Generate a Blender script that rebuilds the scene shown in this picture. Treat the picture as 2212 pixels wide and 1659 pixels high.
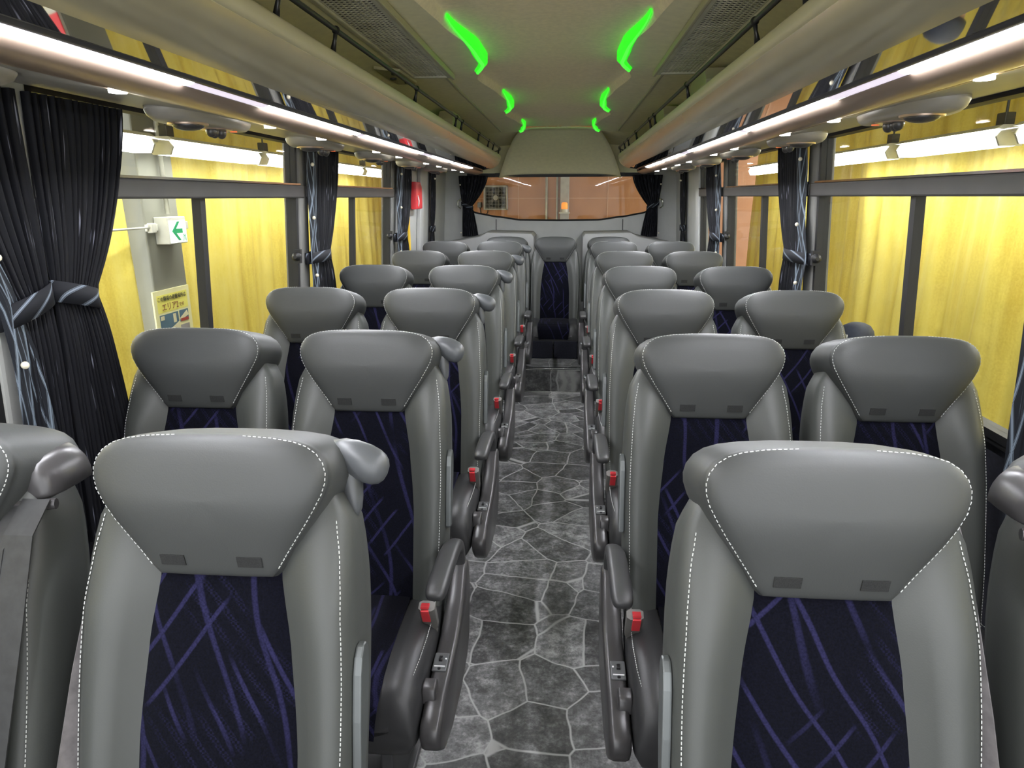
import bpy, math, random
from mathutils import Vector, Matrix
random.seed(7)
for o in list(bpy.data.objects):
    bpy.data.objects.remove(o)
SC = bpy.context.scene
COL = SC.collection
PI = math.pi

# ------------------------------------------------------------------ camera
F, PITCH, YAW, ROLL = 1485.1, 0.2661, 0.0772, -0.0031
CX, CZ = 0.0693, 1.45
cd = bpy.data.cameras.new('camera')
cam = bpy.data.objects.new('camera', cd); COL.objects.link(cam)
cd.sensor_width = 36; cd.sensor_fit = 'HORIZONTAL'; cd.lens = F / 2212 * 36
cd.clip_start = 0.02; cd.clip_end = 100
_fw = Vector((-math.sin(YAW) * math.cos(PITCH), math.cos(YAW) * math.cos(PITCH), -math.sin(PITCH)))
_r = Vector((math.cos(YAW), math.sin(YAW), 0)); _u = _r.cross(_fw)
_r2 = math.cos(ROLL) * _r + math.sin(ROLL) * _u
_u2 = -math.sin(ROLL) * _r + math.cos(ROLL) * _u
cam.matrix_world = Matrix(((_r2.x, _u2.x, -_fw.x, CX), (_r2.y, _u2.y, -_fw.y, 0), (_r2.z, _u2.z, -_fw.z, CZ), (0, 0, 0, 1)))
SC.camera = cam

# ------------------------------------------------------------------ world, exposure
w = bpy.data.worlds.new('world'); SC.world = w; w.use_nodes = True
w.node_tree.nodes['Background'].inputs[0].default_value = (.95, 0.97, 1.0, 1)
w.node_tree.nodes['Background'].inputs[1].default_value = 1.0
SC.view_settings.view_transform = 'Standard'
SC.view_settings.look = 'None'
SC.view_settings.gamma = 1
SC.view_settings.use_curve_mapping = False
SC.view_settings.exposure = 1.85
SC.cycles.diffuse_bounces = 8
SC.cycles.max_bounces = 16
SC.cycles.transparent_max_bounces = 24
LED = 48.0        # rack light strips
TUBE = 7.4       # garage fluorescent fixtures

# ------------------------------------------------------------------ materials
class NT:
    """tiny helper round a material's node tree"""
    def __init__(s, name):
        s.m = bpy.data.materials.new(name); s.m.use_nodes = True
        s.t = s.m.node_tree; s.b = s.t.nodes['Principled BSDF']
    def n(s, kind, **kw):
        x = s.t.nodes.new(kind)
        for k, v in kw.items(): setattr(x, k, v)
        return x
    def l(s, a, b): s.t.links.new(a, b)
    def coord(s, out='Object', scale=(1, 1, 1), rot=(0, 0, 0)):
        tc = s.n('ShaderNodeTexCoord'); mp = s.n('ShaderNodeMapping')
        mp.inputs['Scale'].default_value = scale; mp.inputs['Rotation'].default_value = rot
        s.l(tc.outputs[out], mp.inputs[0]); return mp.outputs[0]
    def noise(s, vec, scale, detail=3, rough=.5):
        x = s.n('ShaderNodeTexNoise'); x.inputs['Scale'].default_value = scale
        x.inputs['Detail'].default_value = detail; x.inputs['Roughness'].default_value = rough
        if vec is not None: s.l(vec, x.inputs['Vector'])
        return x
    def ramp(s, fac, pts):
        x = s.n('ShaderNodeValToRGB'); cr = x.color_ramp
        while len(cr.elements) < len(pts): cr.elements.new(.5)
        for e, (p, c) in zip(cr.elements, pts):
            e.position = p; e.color = (c, c, c, 1) if not isinstance(c, tuple) else (*c, 1)
        s.l(fac, x.inputs[0]); return x.outputs[0]
    def math(s, op, a, b=0.0):
        x = s.n('ShaderNodeMath', operation=op)
        for i, v in enumerate((a, b)):
            if isinstance(v, (int, float)): x.inputs[i].default_value = v
            else: s.l(v, x.inputs[i])
        return x.outputs[0]
    def mix(s, fac, a, b):
        x = s.n('ShaderNodeMix', data_type='RGBA')
        for i, v in ((0, fac), (6, a), (7, b)):
            if isinstance(v, (int, float)): x.inputs[i].default_value = v
            elif isinstance(v, tuple): x.inputs[i].default_value = (*v, 1)
            else: s.l(v, x.inputs[i])
        return x.outputs[2]
    def bump(s, h, strength=.2, dist=.002):
        x = s.n('ShaderNodeBump'); x.inputs['Strength'].default_value = strength
        x.inputs['Distance'].default_value = dist
        s.l(h, x.inputs['Height']); s.l(x.outputs[0], s.b.inputs['Normal'])

def plain(name, col, rough=.5, metal=0.0, var=.12, scale=9, spec=.5, bump=0.0, coat=0.0):
    k = NT(name)
    v = k.coord()
    nz = k.noise(v, scale, 4)
    lo = tuple(c * (1 - var) for c in col); hi = tuple(min(1, c * (1 + var)) for c in col)
    k.l(k.ramp(nz.outputs['Fac'], [(.3, lo), (.7, hi)]), k.b.inputs['Base Color'])
    k.b.inputs['Roughness'].default_value = rough; k.b.inputs['Metallic'].default_value = metal
    k.b.inputs['Specular IOR Level'].default_value = spec
    k.b.inputs['Coat Weight'].default_value = coat
    if bump:
        n2 = k.noise(v, 420, 2); k.bump(n2.outputs['Fac'], bump, .001)
    return k.m

def glow(name, col, strength):
    k = NT(name)
    k.b.inputs['Base Color'].default_value = (*[min(1, c) for c in col], 1)
    k.b.inputs['Emission Color'].default_value = (*col, 1)
    k.b.inputs['Emission Strength'].default_value = strength
    return k.m

M = {}
M['leather'] = plain('seat_leather', (.058, .062, .058), .46, spec=.45, var=.04, bump=.12, scale=5)
M['leather_cushion_shaded'] = plain('cushion_leather_shaded', (.027, .027, .028), .45, var=.04, bump=.12, scale=5)  # seat leather darkened: shade of the narrow gap put into the colour
M['leather_head'] = plain('headrest_leather', (.050, .053, .052), .50, spec=.4, var=.04, bump=.12, scale=5)
M['thread'] = plain('white_thread', (.55, .57, .55), .7)
M['velcro'] = plain('dark_velcro', (.017, .018, .018), .9, scale=600, var=.5)
M['black_plastic'] = plain('black_plastic', (.046, .044, .045), .30, var=.08)
M['grip_plastic'] = plain('grip_plastic', (.075, .08, .085), .38, var=.03)
M['soft_black'] = plain('armrest_vinyl', (.040, .040, .041), .42, var=.08)
M['metal_grey'] = plain('bracket_metal', (.11, .12, .12), .38, .4)
M['buckle_grey'] = plain('buckle_plastic', (.13, .125, .115), .45)
M['red'] = plain('red_plastic', (.62, .035, .045), .4)
M['webbing'] = plain('belt_webbing', (.030, .031, .031), .6, scale=60, var=.2)
M['webbing_light'] = plain('belt_webbing_pale', (.15, .14, .14), .6, scale=60, var=.2)
M['navy_panel'] = plain('navy_carpet', (.010, .011, .020), .9, scale=80, var=.4)
M['pedestal'] = plain('pedestal_steel', (.06, .06, .062), .5, .3)
M['plate'] = plain('control_plate', (.085, .088, .09), .45)
M['white'] = plain('white_mark', (.75, .76, .76), .5)
M['frame'] = plain('window_frame_black', (.010, .010, .011), .55)
M['transom'] = plain('transom_grey', (.055, .053, .052), .45)
M['pillar'] = plain('pillar_grey', (.16, .16, .155), .6, var=.05)
M['wall_grey'] = plain('wall_pale_grey', (.40, .41, .40), .6, var=.04)
M['wall_light'] = plain('pillar_pale', (.40, .41, .39), .6, var=.04)
M['cover_grey'] = plain('rear_cover_grey', (.34, .345, .34), .6, var=.05)
M['ceil_side'] = plain('ceiling_side_cloth', (.82, .78, .53), .85, var=.05, scale=30)
M['ceil_mid'] = plain('ceiling_centre_cloth', (.93, .82, .58), .9, var=.06, scale=60, bump=.3)
M['ceil_rear'] = plain('ceiling_rear_cloth', (.84, .80, .54), .85, var=.04, scale=30)
M['rack'] = plain('rack_fascia', (.56, .51, .36), .22, .5, var=.03)
M['rack_lip'] = plain('rack_lip', (.50, .47, .32), .5, var=.03)
M['rack_under'] = plain('rack_underside', (.36, .34, .30), .42, var=.03)
M['champagne'] = plain('champagne_tube', (.58, .44, .34), .30, .75, var=.03)
M['mirror'] = plain('mirror_strip', (.62, .60, .56), .025, 1.0, var=.01)
M['rail'] = plain('black_rail', (.010, .010, .011), .35)
M['led'] = glow('led_strip', (.93, .94, 1.0), LED)
M['led_dim'] = glow('led_strip_dim', (.86, .78, .92), .22)
M['spot'] = glow('spot_lens', (1.0, 1.0, .95), 12)
M['green'] = glow('green_lens', (.035, 1.0, .02), .21)
M['green_tube'] = glow('green_tube', (.07, 1.0, .05), .33)
M['orange_lens'] = glow('orange_lens', (.75, .16, .05), .2)
M['vent_frame'] = plain('vent_frame', (.62, .61, .48), .55)
M['vent_dark'] = plain('vent_backing', (.022, .022, .018), .9)
M['chrome'] = plain('chrome', (.6, .6, .58), .15, 1.0)
M['tube'] = glow('fluorescent_diffuser', (1.0, 1.0, .96), TUBE)
M['fixture'] = plain('fixture_metal', (.72, .72, .66), .5)
M['dark_steel'] = plain('dark_steel', (.06, .06, .055), .5)
M['conduit'] = plain('galvanised_conduit', (.48, .48, .42), .4, .3)
M['column'] = plain('column_paint', (.21, .21, .175), .7, var=.06, scale=3)
M['steel_grey'] = plain('steel_post', (.38, .37, .36), .6)
M['sign_white'] = plain('sign_case', (.55, .55, .50), .4)
M['sign_face'] = glow('sign_face', (.93, 1.0, .95), .3)
M['sign_green'] = plain('sign_green', (.02, .36, .14), .5)
M['ink'] = plain('ink', (.03, .03, .03), .7)
M['ink_brown'] = plain('brown_ink', (.22, .05, .03), .7)
M['photo_sky'] = plain('print_blue', (.09, .17, .24), .6)
M['photo_wall'] = plain('print_cream', (.72, .68, .45), .6)
M['photo_orange'] = plain('print_orange', (.65, .33, .03), .6)
M['photo_red'] = plain('print_red', (.42, .06, .04), .6)
M['poster'] = plain('poster_yellow', (.86, .80, .18), .7, var=.03)
M['poster_edge'] = plain('poster_border', (.84, .80, .45), .7, var=.03)
M['ground'] = plain('garage_concrete', (.28, .27, .24), .8, var=.2, scale=2)
M['garage_roof'] = plain('garage_roof', (.30, .28, .20), .9)
M['beacon'] = glow('beacon_amber', (1.0, .30, .03), .2)
M['skin'] = plain('skin', (.55, .36, .27), .6)
M['mask'] = plain('face_mask', (.75, .74, .70), .8)
M['cap'] = plain('navy_cap', (.030, .036, .06), .75, scale=50)
M['jacket'] = plain('navy_jacket', (.035, .04, .06), .8)
M['trousers'] = plain('dark_trousers', (.03, .03, .035), .8)
M['yellow_tape'] = plain('yellow_tape', (.75, .48, .03), .5)
M['pearl'] = plain('pearl_button', (.80, .74, .58), .25)

def fabric():
    k = NT('navy_seat_fabric')
    oi = k.n('ShaderNodeObjectInfo')
    tc = k.n('ShaderNodeTexCoord')
    off = k.n('ShaderNodeVectorMath', operation='SCALE'); 
    cmb = k.n('ShaderNodeCombineXYZ')
    r = oi.outputs['Random']
    k.l(r, cmb.inputs[0]); k.l(k.math('MULTIPLY', r, 3.7), cmb.inputs[2]); k.l(k.math('MULTIPLY', r, 2.3), cmb.inputs[1])
    k.l(cmb.outputs[0], off.inputs[0]); off.inputs['Scale'].default_value = 3.0
    add = k.n('ShaderNodeVectorMath', operation='ADD')
    k.l(tc.outputs['Object'], add.inputs[0]); k.l(off.outputs[0], add.inputs[1])
    v = add.outputs[0]
    warp = k.noise(v, 3.2, 1)
    def lines(rotdeg, scale, dist, lo, hi, maskscale, mlo, mhi, seed):
        mp = k.n('ShaderNodeMapping'); mp.inputs['Rotation'].default_value = (0, math.radians(rotdeg), 0)
        mp.inputs['Location'].default_value = (seed, 0, seed * .7); k.l(v, mp.inputs[0])
        wv = k.n('ShaderNodeTexWave', wave_type='BANDS', bands_direction='X', wave_profile='SIN')
        wv.inputs['Scale'].default_value = scale; wv.inputs['Distortion'].default_value = dist
        wv.inputs['Detail'].default_value = 1; wv.inputs['Detail Scale'].default_value = .55
        k.l(mp.outputs[0], wv.inputs['Vector'])
        ln = k.ramp(wv.outputs['Fac'], [(lo, 0.0), (hi, 1.0)])
        ms = k.noise(mp.outputs[0], maskscale, 1)
        mk = k.ramp(ms.outputs['Fac'], [(mlo, 0.0), (mhi, 1.0)])
        return k.math('MULTIPLY', ln, mk)
    a = lines(28, 5.2, 5.0, .95, .99, 5, .47, .56, .3)
    b = lines(-42, 6.5, 3.0, .94, .985, 6, .53, .60, 1.7)
    c = lines(10, 4.2, 7.0, .95, .99, 4, .40, .5, 4.1)
    dots = k.n('ShaderNodeTexChecker'); dots.inputs['Scale'].default_value = 260; k.l(v, dots.inputs['Vector'])
    d = lines(38, 13, 2.0, .55, .75, 5, .55, .60, 6.3)
    d = k.math('MULTIPLY', k.math('MULTIPLY', d, dots.outputs['Fac']), .30)
    weave = k.noise(v, 330, 2)
    wf = k.ramp(weave.outputs['Fac'], [(.35, .55), (.65, 1.0)])
    tot = k.math('MINIMUM', k.math('ADD', k.math('MAXIMUM', k.math('MAXIMUM', a, b), k.math('MULTIPLY', c, .8)), d), 1.0)
    tot = k.math('MULTIPLY', tot, wf)
    base = k.ramp(weave.outputs['Fac'], [(.3, (.0016, .0018, .004)), (.7, (.0042, .0045, .0095))])
    k.l(k.mix(tot, base, (.020, .019, .060)), k.b.inputs['Base Color'])
    k.b.inputs['Roughness'].default_value = .95
    k.b.inputs['Specular IOR Level'].default_value = .08
    k.b.inputs['Sheen Weight'].default_value = .03
    k.bump(weave.outputs['Fac'], .3, .001)
    return k.m
M['fabric'] = fabric()

def stone():
    k = NT('slate_flagstone_vinyl')
    v = k.coord('Object', (1, 1, 1))
    nz = k.noise(v, 5, 2)
    wv = k.n('ShaderNodeVectorMath', operation='MULTIPLY_ADD')
    k.l(nz.outputs['Color'], wv.inputs[0]); wv.inputs[1].default_value = (.045, .045, 0); k.l(v, wv.inputs[2])
    sc = k.n('ShaderNodeMapping'); sc.inputs['Scale'].default_value = (5.5, 5.5, 0.0); k.l(wv.outputs[0], sc.inputs[0])
    vo = k.n('ShaderNodeTexVoronoi', feature='DISTANCE_TO_EDGE'); vo.inputs['Scale'].default_value = 1
    vc = k.n('ShaderNodeTexVoronoi', feature='F1'); vc.inputs['Scale'].default_value = 1
    for q in (vo, vc):
        k.l(sc.outputs[0], q.inputs['Vector']); q.inputs['Randomness'].default_value = .95
    g = k.ramp(vo.outputs['Distance'], [(.007, 1.0), (.022, 0.0)])
    sep = k.n('ShaderNodeSeparateColor'); k.l(vc.outputs['Color'], sep.inputs[0])
    n1 = k.noise(v, 16, 8, .72); n2 = k.noise(v, 75, 6, .75)
    slate = k.math('ADD', k.math('MULTIPLY', n1.outputs['Fac'], .62), k.math('MULTIPLY', n2.outputs['Fac'], .38))
    slate = k.math('ADD', slate, k.math('MULTIPLY', k.math('SUBTRACT', sep.outputs[0], .5), .13))
    col = k.ramp(slate, [(.30, (.018, .018, .019)), (.44, (.07, .07, .07)), (.53, (.15, .15, .15)), (.65, (.36, .36, .355))])
    k.l(k.mix(g, col, (.38, .38, .37)), k.b.inputs['Base Color'])
    k.l(k.ramp(n1.outputs['Fac'], [(.3, .30), (.7, .48)]), k.b.inputs['Roughness'])
    k.bump(slate, .10, .002)
    return k.m
M['stone'] = stone()

def drape(name, base, streak, pattern=False):
    """black woven curtain cloth with thin pale threads; UV: u across, v down"""
    k = NT(name)
    v = k.coord('UV', (1, 1, 1))
    n1 = k.n('ShaderNodeMapping'); n1.inputs['Scale'].default_value = (95, 5.5, 1); k.l(v, n1.inputs[0])
    a = k.noise(n1.outputs[0], 1, 2)
    f = k.ramp(a.outputs['Fac'], [(.66, 0.0), (.72, 1.0)])
    if pattern == 'band': f = k.math('MULTIPLY', f, 0.0)
    if pattern:
        for i, (rot, s) in enumerate(((38, 1.5),) if pattern == 'band' else ((25, 1.6), (-30, 1.2))):
            mp = k.n('ShaderNodeMapping'); mp.inputs['Rotation'].default_value = (0, 0, math.radians(rot))
            mp.inputs['Scale'].default_value = (2.6, .5, 1) if pattern == 'band' else (1, 3.0, 1); k.l(v, mp.inputs[0])
            wv = k.n('ShaderNodeTexWave', wave_type='BANDS', bands_direction='X')
            wv.inputs['Scale'].default_value = s * .62; wv.inputs['Distortion'].default_value = 5
            wv.inputs['Detail'].default_value = 0; wv.inputs['Detail Scale'].default_value = .8
            k.l(mp.outputs[0], wv.inputs['Vector'])
            ln = k.ramp(wv.outputs['Fac'], [(.90, 0.0), (.93, 1.0), (.95, .1), (.975, .1), (.985, .9)])
            f = k.math('MAXIMUM', f, ln)
    k.l(k.mix(f, base, streak), k.b.inputs['Base Color'])
    k.b.inputs['Roughness'].default_value = .75
    k.b.inputs['Specular IOR Level'].default_value = .25
    return k.m
M['drape'] = drape('black_curtain_cloth', (.0055, .006, .009), (.20, .21, .27))
M['drape_flap'] = drape('patterned_curtain_cloth', (.010, .012, .017), (.20, .25, .31), True)

M['drape_band'] = drape('curtain_band_cloth', (.008, .009, .013), (.20, .24, .30), 'band')

def yellow_cloth():
    k = NT('yellow_tarpaulin')
    v = k.coord('Object', (1, 1, 1))
    mp = k.n('ShaderNodeMapping'); mp.inputs['Scale'].default_value = (3, 3.2, .35); k.l(v, mp.inputs[0])
    a = k.noise(mp.outputs[0], 1.6, 5, .6)
    b = k.noise(v, 60, 3)
    t = k.math('ADD', k.math('MULTIPLY', a.outputs['Fac'], .8), k.math('MULTIPLY', b.outputs['Fac'], .2))
    k.l(k.ramp(t, [(.32, (.66, .49, .075)), (.5, (.84, .69, .14)), (.68, (.88, .76, .22))]), k.b.inputs['Base Color'])
    k.b.inputs['Roughness'].default_value = .5
    c = k.noise(v, 14, 4); k.bump(c.outputs['Fac'], .35, .02)
    return k.m
M['yellow'] = yellow_cloth()

def brown_panels():
    k = NT('brown_wall_panels')
    v = k.coord('Object', (1, 1, 1))
    mp = k.n('ShaderNodeMapping'); mp.inputs['Scale'].default_value = (14, 1, .5); k.l(v, mp.inputs[0])
    a = k.noise(mp.outputs[0], 1.5, 3)
    st = k.ramp(a.outputs['Fac'], [(.66, 0.0), (.72, .35)])
    b = k.noise(v, 2.2, 3)
    base = k.ramp(b.outputs['Fac'], [(.3, (.40, .18, .078)), (.7, (.47, .22, .10))])
    k.l(k.mix(st, base, (.60, .36, .20)), k.b.inputs['Base Color']); k.b.inputs['Roughness'].default_value = .6
    return k.m
M['brown'] = brown_panels()
M['brown_seam'] = plain('brown_panel_seam', (.56, .34, .20), .6)

def glass():
    k = NT('window_glass'); t = k.t
    t.nodes.remove(k.b)
    tr = k.n('ShaderNodeBsdfTransparent'); tr.inputs[0].default_value = (.97, .98, .97, 1)
    gl = k.n('ShaderNodeBsdfGlossy'); gl.inputs['Roughness'].default_value = .02
    ge = k.n('ShaderNodeNewGeometry'); dt = k.n('ShaderNodeVectorMath', operation='DOT_PRODUCT')
    k.l(ge.outputs['Normal'], dt.inputs[0]); k.l(ge.outputs['Incoming'], dt.inputs[1])
    gz = k.math('POWER', k.math('SUBTRACT', 1.0, k.math('ABSOLUTE', dt.outputs['Value'])), 5.0)
    fac = k.math('ADD', k.math('MULTIPLY', gz, .4), .010)
    mx = k.n('ShaderNodeMixShader')
    k.l(fac, mx.inputs[0]); k.l(tr.outputs[0], mx.inputs[1]); k.l(gl.outputs[0], mx.inputs[2])
    k.l(mx.outputs[0], t.nodes['Material Output'].inputs[0])
    return k.m
M['glass'] = glass()

# ------------------------------------------------------------------ mesh helpers
def tag(o, label=None, cat=None, group=None, kind=None):
    if label: o['label'] = label
    if cat: o['category'] = cat
    if group: o['group'] = group
    if kind: o['kind'] = kind
    return o

def empty(name, loc=(0, 0, 0), label=None, cat=None, group=None, kind=None, rotz=0):
    o = bpy.data.objects.new(name, None); COL.objects.link(o)
    o.location = loc; o.rotation_euler = (0, 0, rotz); o.empty_display_size = .05
    return tag(o, label, cat, group, kind)

def lerp(pts, x):
    """piecewise smooth interpolation of [(x, y), ...]"""
    if x <= pts[0][0]: return pts[0][1]
    for (a, ya), (b, yb) in zip(pts, pts[1:]):
        if x <= b:
            t = (x - a) / (b - a); t = t * t * (3 - 2 * t) * .5 + t * .5
            return ya + (yb - ya) * t
    return pts[-1][1]

class MB:
    def __init__(s):
        s.v = []; s.f = []; s.uv = None
    def add(s, vs, fs):
        n = len(s.v); s.v += [tuple(p) for p in vs]; s.f += [tuple(i + n for i in f) for f in fs]; return s
    def box(s, x0, x1, y0, y1, z0, z1):
        x0, x1 = sorted((x0, x1)); y0, y1 = sorted((y0, y1)); z0, z1 = sorted((z0, z1))
        return s.add([(x0, y0, z0), (x1, y0, z0), (x1, y1, z0), (x0, y1, z0), (x0, y0, z1), (x1, y0, z1), (x1, y1, z1), (x0, y1, z1)],
                     [(0, 3, 2, 1), (4, 5, 6, 7), (0, 1, 5, 4), (1, 2, 6, 5), (2, 3, 7, 6), (3, 0, 4, 7)])
    def loft(s, rings, close=True, caps=True, loop=False):
        n = len(rings[0]); vs = [p for r in rings for p in r]; fs = []
        m = len(rings)
        for i in range(m if loop else m - 1):
            a, b = i * n, ((i + 1) % m) * n
            for j in range(n if close else n - 1):
                k = (j + 1) % n
                fs.append((a + j, a + k, b + k, b + j))
        if caps and not loop:
            for base, rev in ((0, True), ((m - 1) * n, False)):
                r = [vs[base + j] for j in range(n)]
                c = tuple(sum(p[q] for p in r) / n for q in range(3)); ci = len(vs); vs.append(c)
                for j in range(n):
                    k = (j + 1) % n
                    fs.append((base + k, base + j, ci) if rev else (base + j, base + k, ci))
        return s.add(vs, fs)
    def tube(s, pts, r, n=8, caps=True, flat=(1, 1), up=None):
        pts = [Vector(p) for p in pts]; m = len(pts); rings = []
        rs = r if isinstance(r, (list, tuple)) else [r] * m
        pu = None
        for i, p in enumerate(pts):
            d = (pts[min(i + 1, m - 1)] - pts[max(i - 1, 0)]).normalized()
            if pu is None:
                ref = Vector(up) if up else (Vector((0, 0, 1)) if abs(d.z) < .9 else Vector((1, 0, 0)))
            else: ref = pu
            b = d.cross(ref).normalized(); u = b.cross(d).normalized(); pu = u
            rings.append([tuple(p + rs[i] * (math.cos(2 * PI * j / n) * b * flat[0] + math.sin(2 * PI * j / n) * u * flat[1])) for j in range(n)])
        return s.loft(rings, True, caps)
    def prism(s, poly, axis, a, b, bev=0.0):
        """extrude a 2-D polygon along an axis; bev rounds the two rims"""
        def P(q, t):
            return {'x': (t, q[0], q[1]), 'y': (q[0], t, q[1]), 'z': (q[0], q[1], t)}[axis]
        if bev:
            n = len(poly); ins = []
            ar = sum(poly[i][0] * poly[(i + 1) % n][1] - poly[(i + 1) % n][0] * poly[i][1] for i in range(n))
            sg = 1 if ar > 0 else -1
            for i in range(n):
                p, q, r = Vector(poly[i - 1]), Vector(poly[i]), Vector(poly[(i + 1) % n])
                e1 = (q - p).normalized(); e2 = (r - q).normalized()
                nn = Vector((-(e1.y + e2.y), e1.x + e2.x))
                nn = nn.normalized() * sg if nn.length > 1e-6 else Vector((0, 0))
                ins.append(tuple(q + nn * bev))
            sgn = 1 if b > a else -1
            mid = [tuple((Vector(o_) * .3 + Vector(i_) * .7)) for o_, i_ in zip(ins, poly)]
            rings = [[P(q, a) for q in ins], [P(q, a + sgn * bev * .3) for q in mid], [P(q, a + sgn * bev) for q in poly],
                     [P(q, b - sgn * bev) for q in poly], [P(q, b - sgn * bev * .3) for q in mid], [P(q, b) for q in ins]]
        else:
            rings = [[P(q, a) for q in poly], [P(q, b) for q in poly]]
        n = len(poly); base = len(s.v)
        s.loft(rings, True, False)
        m = len(rings)
        s.f.append(tuple(base + j for j in reversed(range(n)))); s.f.append(tuple(base + (m - 1) * n + j for j in range(n)))
        return s
    def sphere(s, c, r, n=12, m=8, sc=(1, 1, 1)):
        rings = []
        for i in range(1, m):
            t = PI * i / m
            rings.append([(c[0] + r * sc[0] * math.sin(t) * math.cos(2 * PI * j / n), c[1] + r * sc[1] * math.sin(t) * math.sin(2 * PI * j / n), c[2] - r * sc[2] * math.cos(t)) for j in range(n)])
        b = len(s.v); s.loft(rings, True, False); k = len(s.v)
        s.v += [(c[0], c[1], c[2] - r * sc[2]), (c[0], c[1], c[2] + r * sc[2])]
        for j in range(n):
            q = (j + 1) % n
            s.f.append((b + q, b + j, k)); s.f.append((b + (m - 2) * n + j, b + (m - 2) * n + q, k + 1))
        return s
    def disc(s, c, r, axis='z', h=.004, n=16):
        d = {'x': Vector((1, 0, 0)), 'y': Vector((0, 1, 0)), 'z': Vector((0, 0, 1))}[axis] * h * .5
        c = Vector(c); return s.tube([c - d, c + d], r, n)
    def grid(s, fn, nu, nv, uv=False):
        b = len(s.v)
        for j in range(nv + 1):
            for i in range(nu + 1): s.v.append(tuple(fn(i / nu, j / nv)))
        for j in range(nv):
            for i in range(nu):
                a = b + j * (nu + 1) + i
                s.f.append((a, a + 1, a + nu + 2, a + nu + 1))
        if uv: s.uv = (nu, nv)
        return s
    def build(s, name, mat, parent=None, smooth=False, bevel=0.0, solid=0.0, sub=0, xf=None, mats=None, fm=None, angle=None):
        me = bpy.data.meshes.new(name)
        vs = [tuple(xf(Vector(p))) for p in s.v] if xf else s.v
        me.from_pydata(vs, [], s.f)
        if s.uv:
            nu, nv = s.uv; L = me.uv_layers.new(name='UVMap')
            for lp in me.loops:
                j, i = divmod(lp.vertex_index, nu + 1); L.data[lp.index].uv = (i / nu, j / nv)
        for q in (mats or [mat]): me.materials.append(M[q] if isinstance(q, str) else q)
        if fm:
            for p in me.polygons: p.material_index = fm(p)
        me.validate()
        if smooth: me.polygons.foreach_set('use_smooth', [True] * len(me.polygons))
        if not s.uv:
            import bmesh
            bm = bmesh.new(); bm.from_mesh(me); bmesh.ops.recalc_face_normals(bm, faces=bm.faces); bm.to_mesh(me); bm.free()
        if angle: me.set_sharp_from_angle(angle=math.radians(angle))
        o = bpy.data.objects.new(name, me); COL.objects.link(o)
        if parent: o.parent = parent
        if bevel:
            b = o.modifiers.new('bevel', 'BEVEL'); b.width = bevel; b.segments = 2; b.limit_method = 'ANGLE'
            b.harden_normals = False
        if solid:
            b = o.modifiers.new('solid', 'SOLIDIFY'); b.thickness = solid; b.offset = 0
        if sub:
            b = o.modifiers.new('sub', 'SUBSURF'); b.levels = sub; b.render_levels = sub
        return o

def struct(o, label=None):
    o['kind'] = 'structure'
    if label: o['label'] = label
    return o

def copy_tree(o, parent=None):
    c = o.copy(); COL.objects.link(c)
    if parent: c.parent = parent
    for ch in [k for k in o.children]: copy_tree(ch, c)
    return c

def text_mesh(txt, size, name, mat, parent, mw, align='CENTER'):
    cu = bpy.data.curves.new(name, 'FONT'); cu.body = txt; cu.size = size; cu.align_x = align; cu.extrude = .0005
    t = bpy.data.objects.new(name + '_tmp', cu); COL.objects.link(t)
    bpy.context.view_layer.update()
    me = bpy.data.meshes.new_from_object(t.evaluated_get(bpy.context.evaluated_depsgraph_get()))
    bpy.data.objects.remove(t)
    me.materials.clear(); me.materials.append(M[mat])
    me.transform(mw)
    o = bpy.data.objects.new(name, me); COL.objects.link(o)
    if parent: o.parent = parent
    return o

# ================================================================== BUS SHELL
YF, YR = -1.4, 7.0          # extent of the bus built here
STEP_Y, STEP_Z = 5.087, .175
def lean(sx):
    """walls lean outwards towards the floor"""
    return lambda p: Vector((p.x + sx * (1.45 - p.z) * .054, p.y, p.z))

# floor
f = MB().box(-1.22, 1.22, YF, STEP_Y, -.06, 0).build('floor', 'stone'); struct(f, 'dark slate flagstone pattern vinyl floor of the aisle')
f = MB().box(-1.22, 1.22, STEP_Y, YR, -.06, STEP_Z).build('floor_step', 'stone'); struct(f, 'raised floor step in front of the last seat row')
tr = MB().box(-.26, .26, STEP_Y - .012, STEP_Y + .002, 0.0, .010)
tr.build('trim_1', 'chrome')['kind'] = 'structure'
tr = MB().box(-.26, .26, STEP_Y - .004, STEP_Y + .020, STEP_Z, STEP_Z + .004).box(-.26, .26, STEP_Y + .05, STEP_Y + .075, STEP_Z, STEP_Z + .004)
tr.build('trim_2', 'chrome')['kind'] = 'structure'

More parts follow.
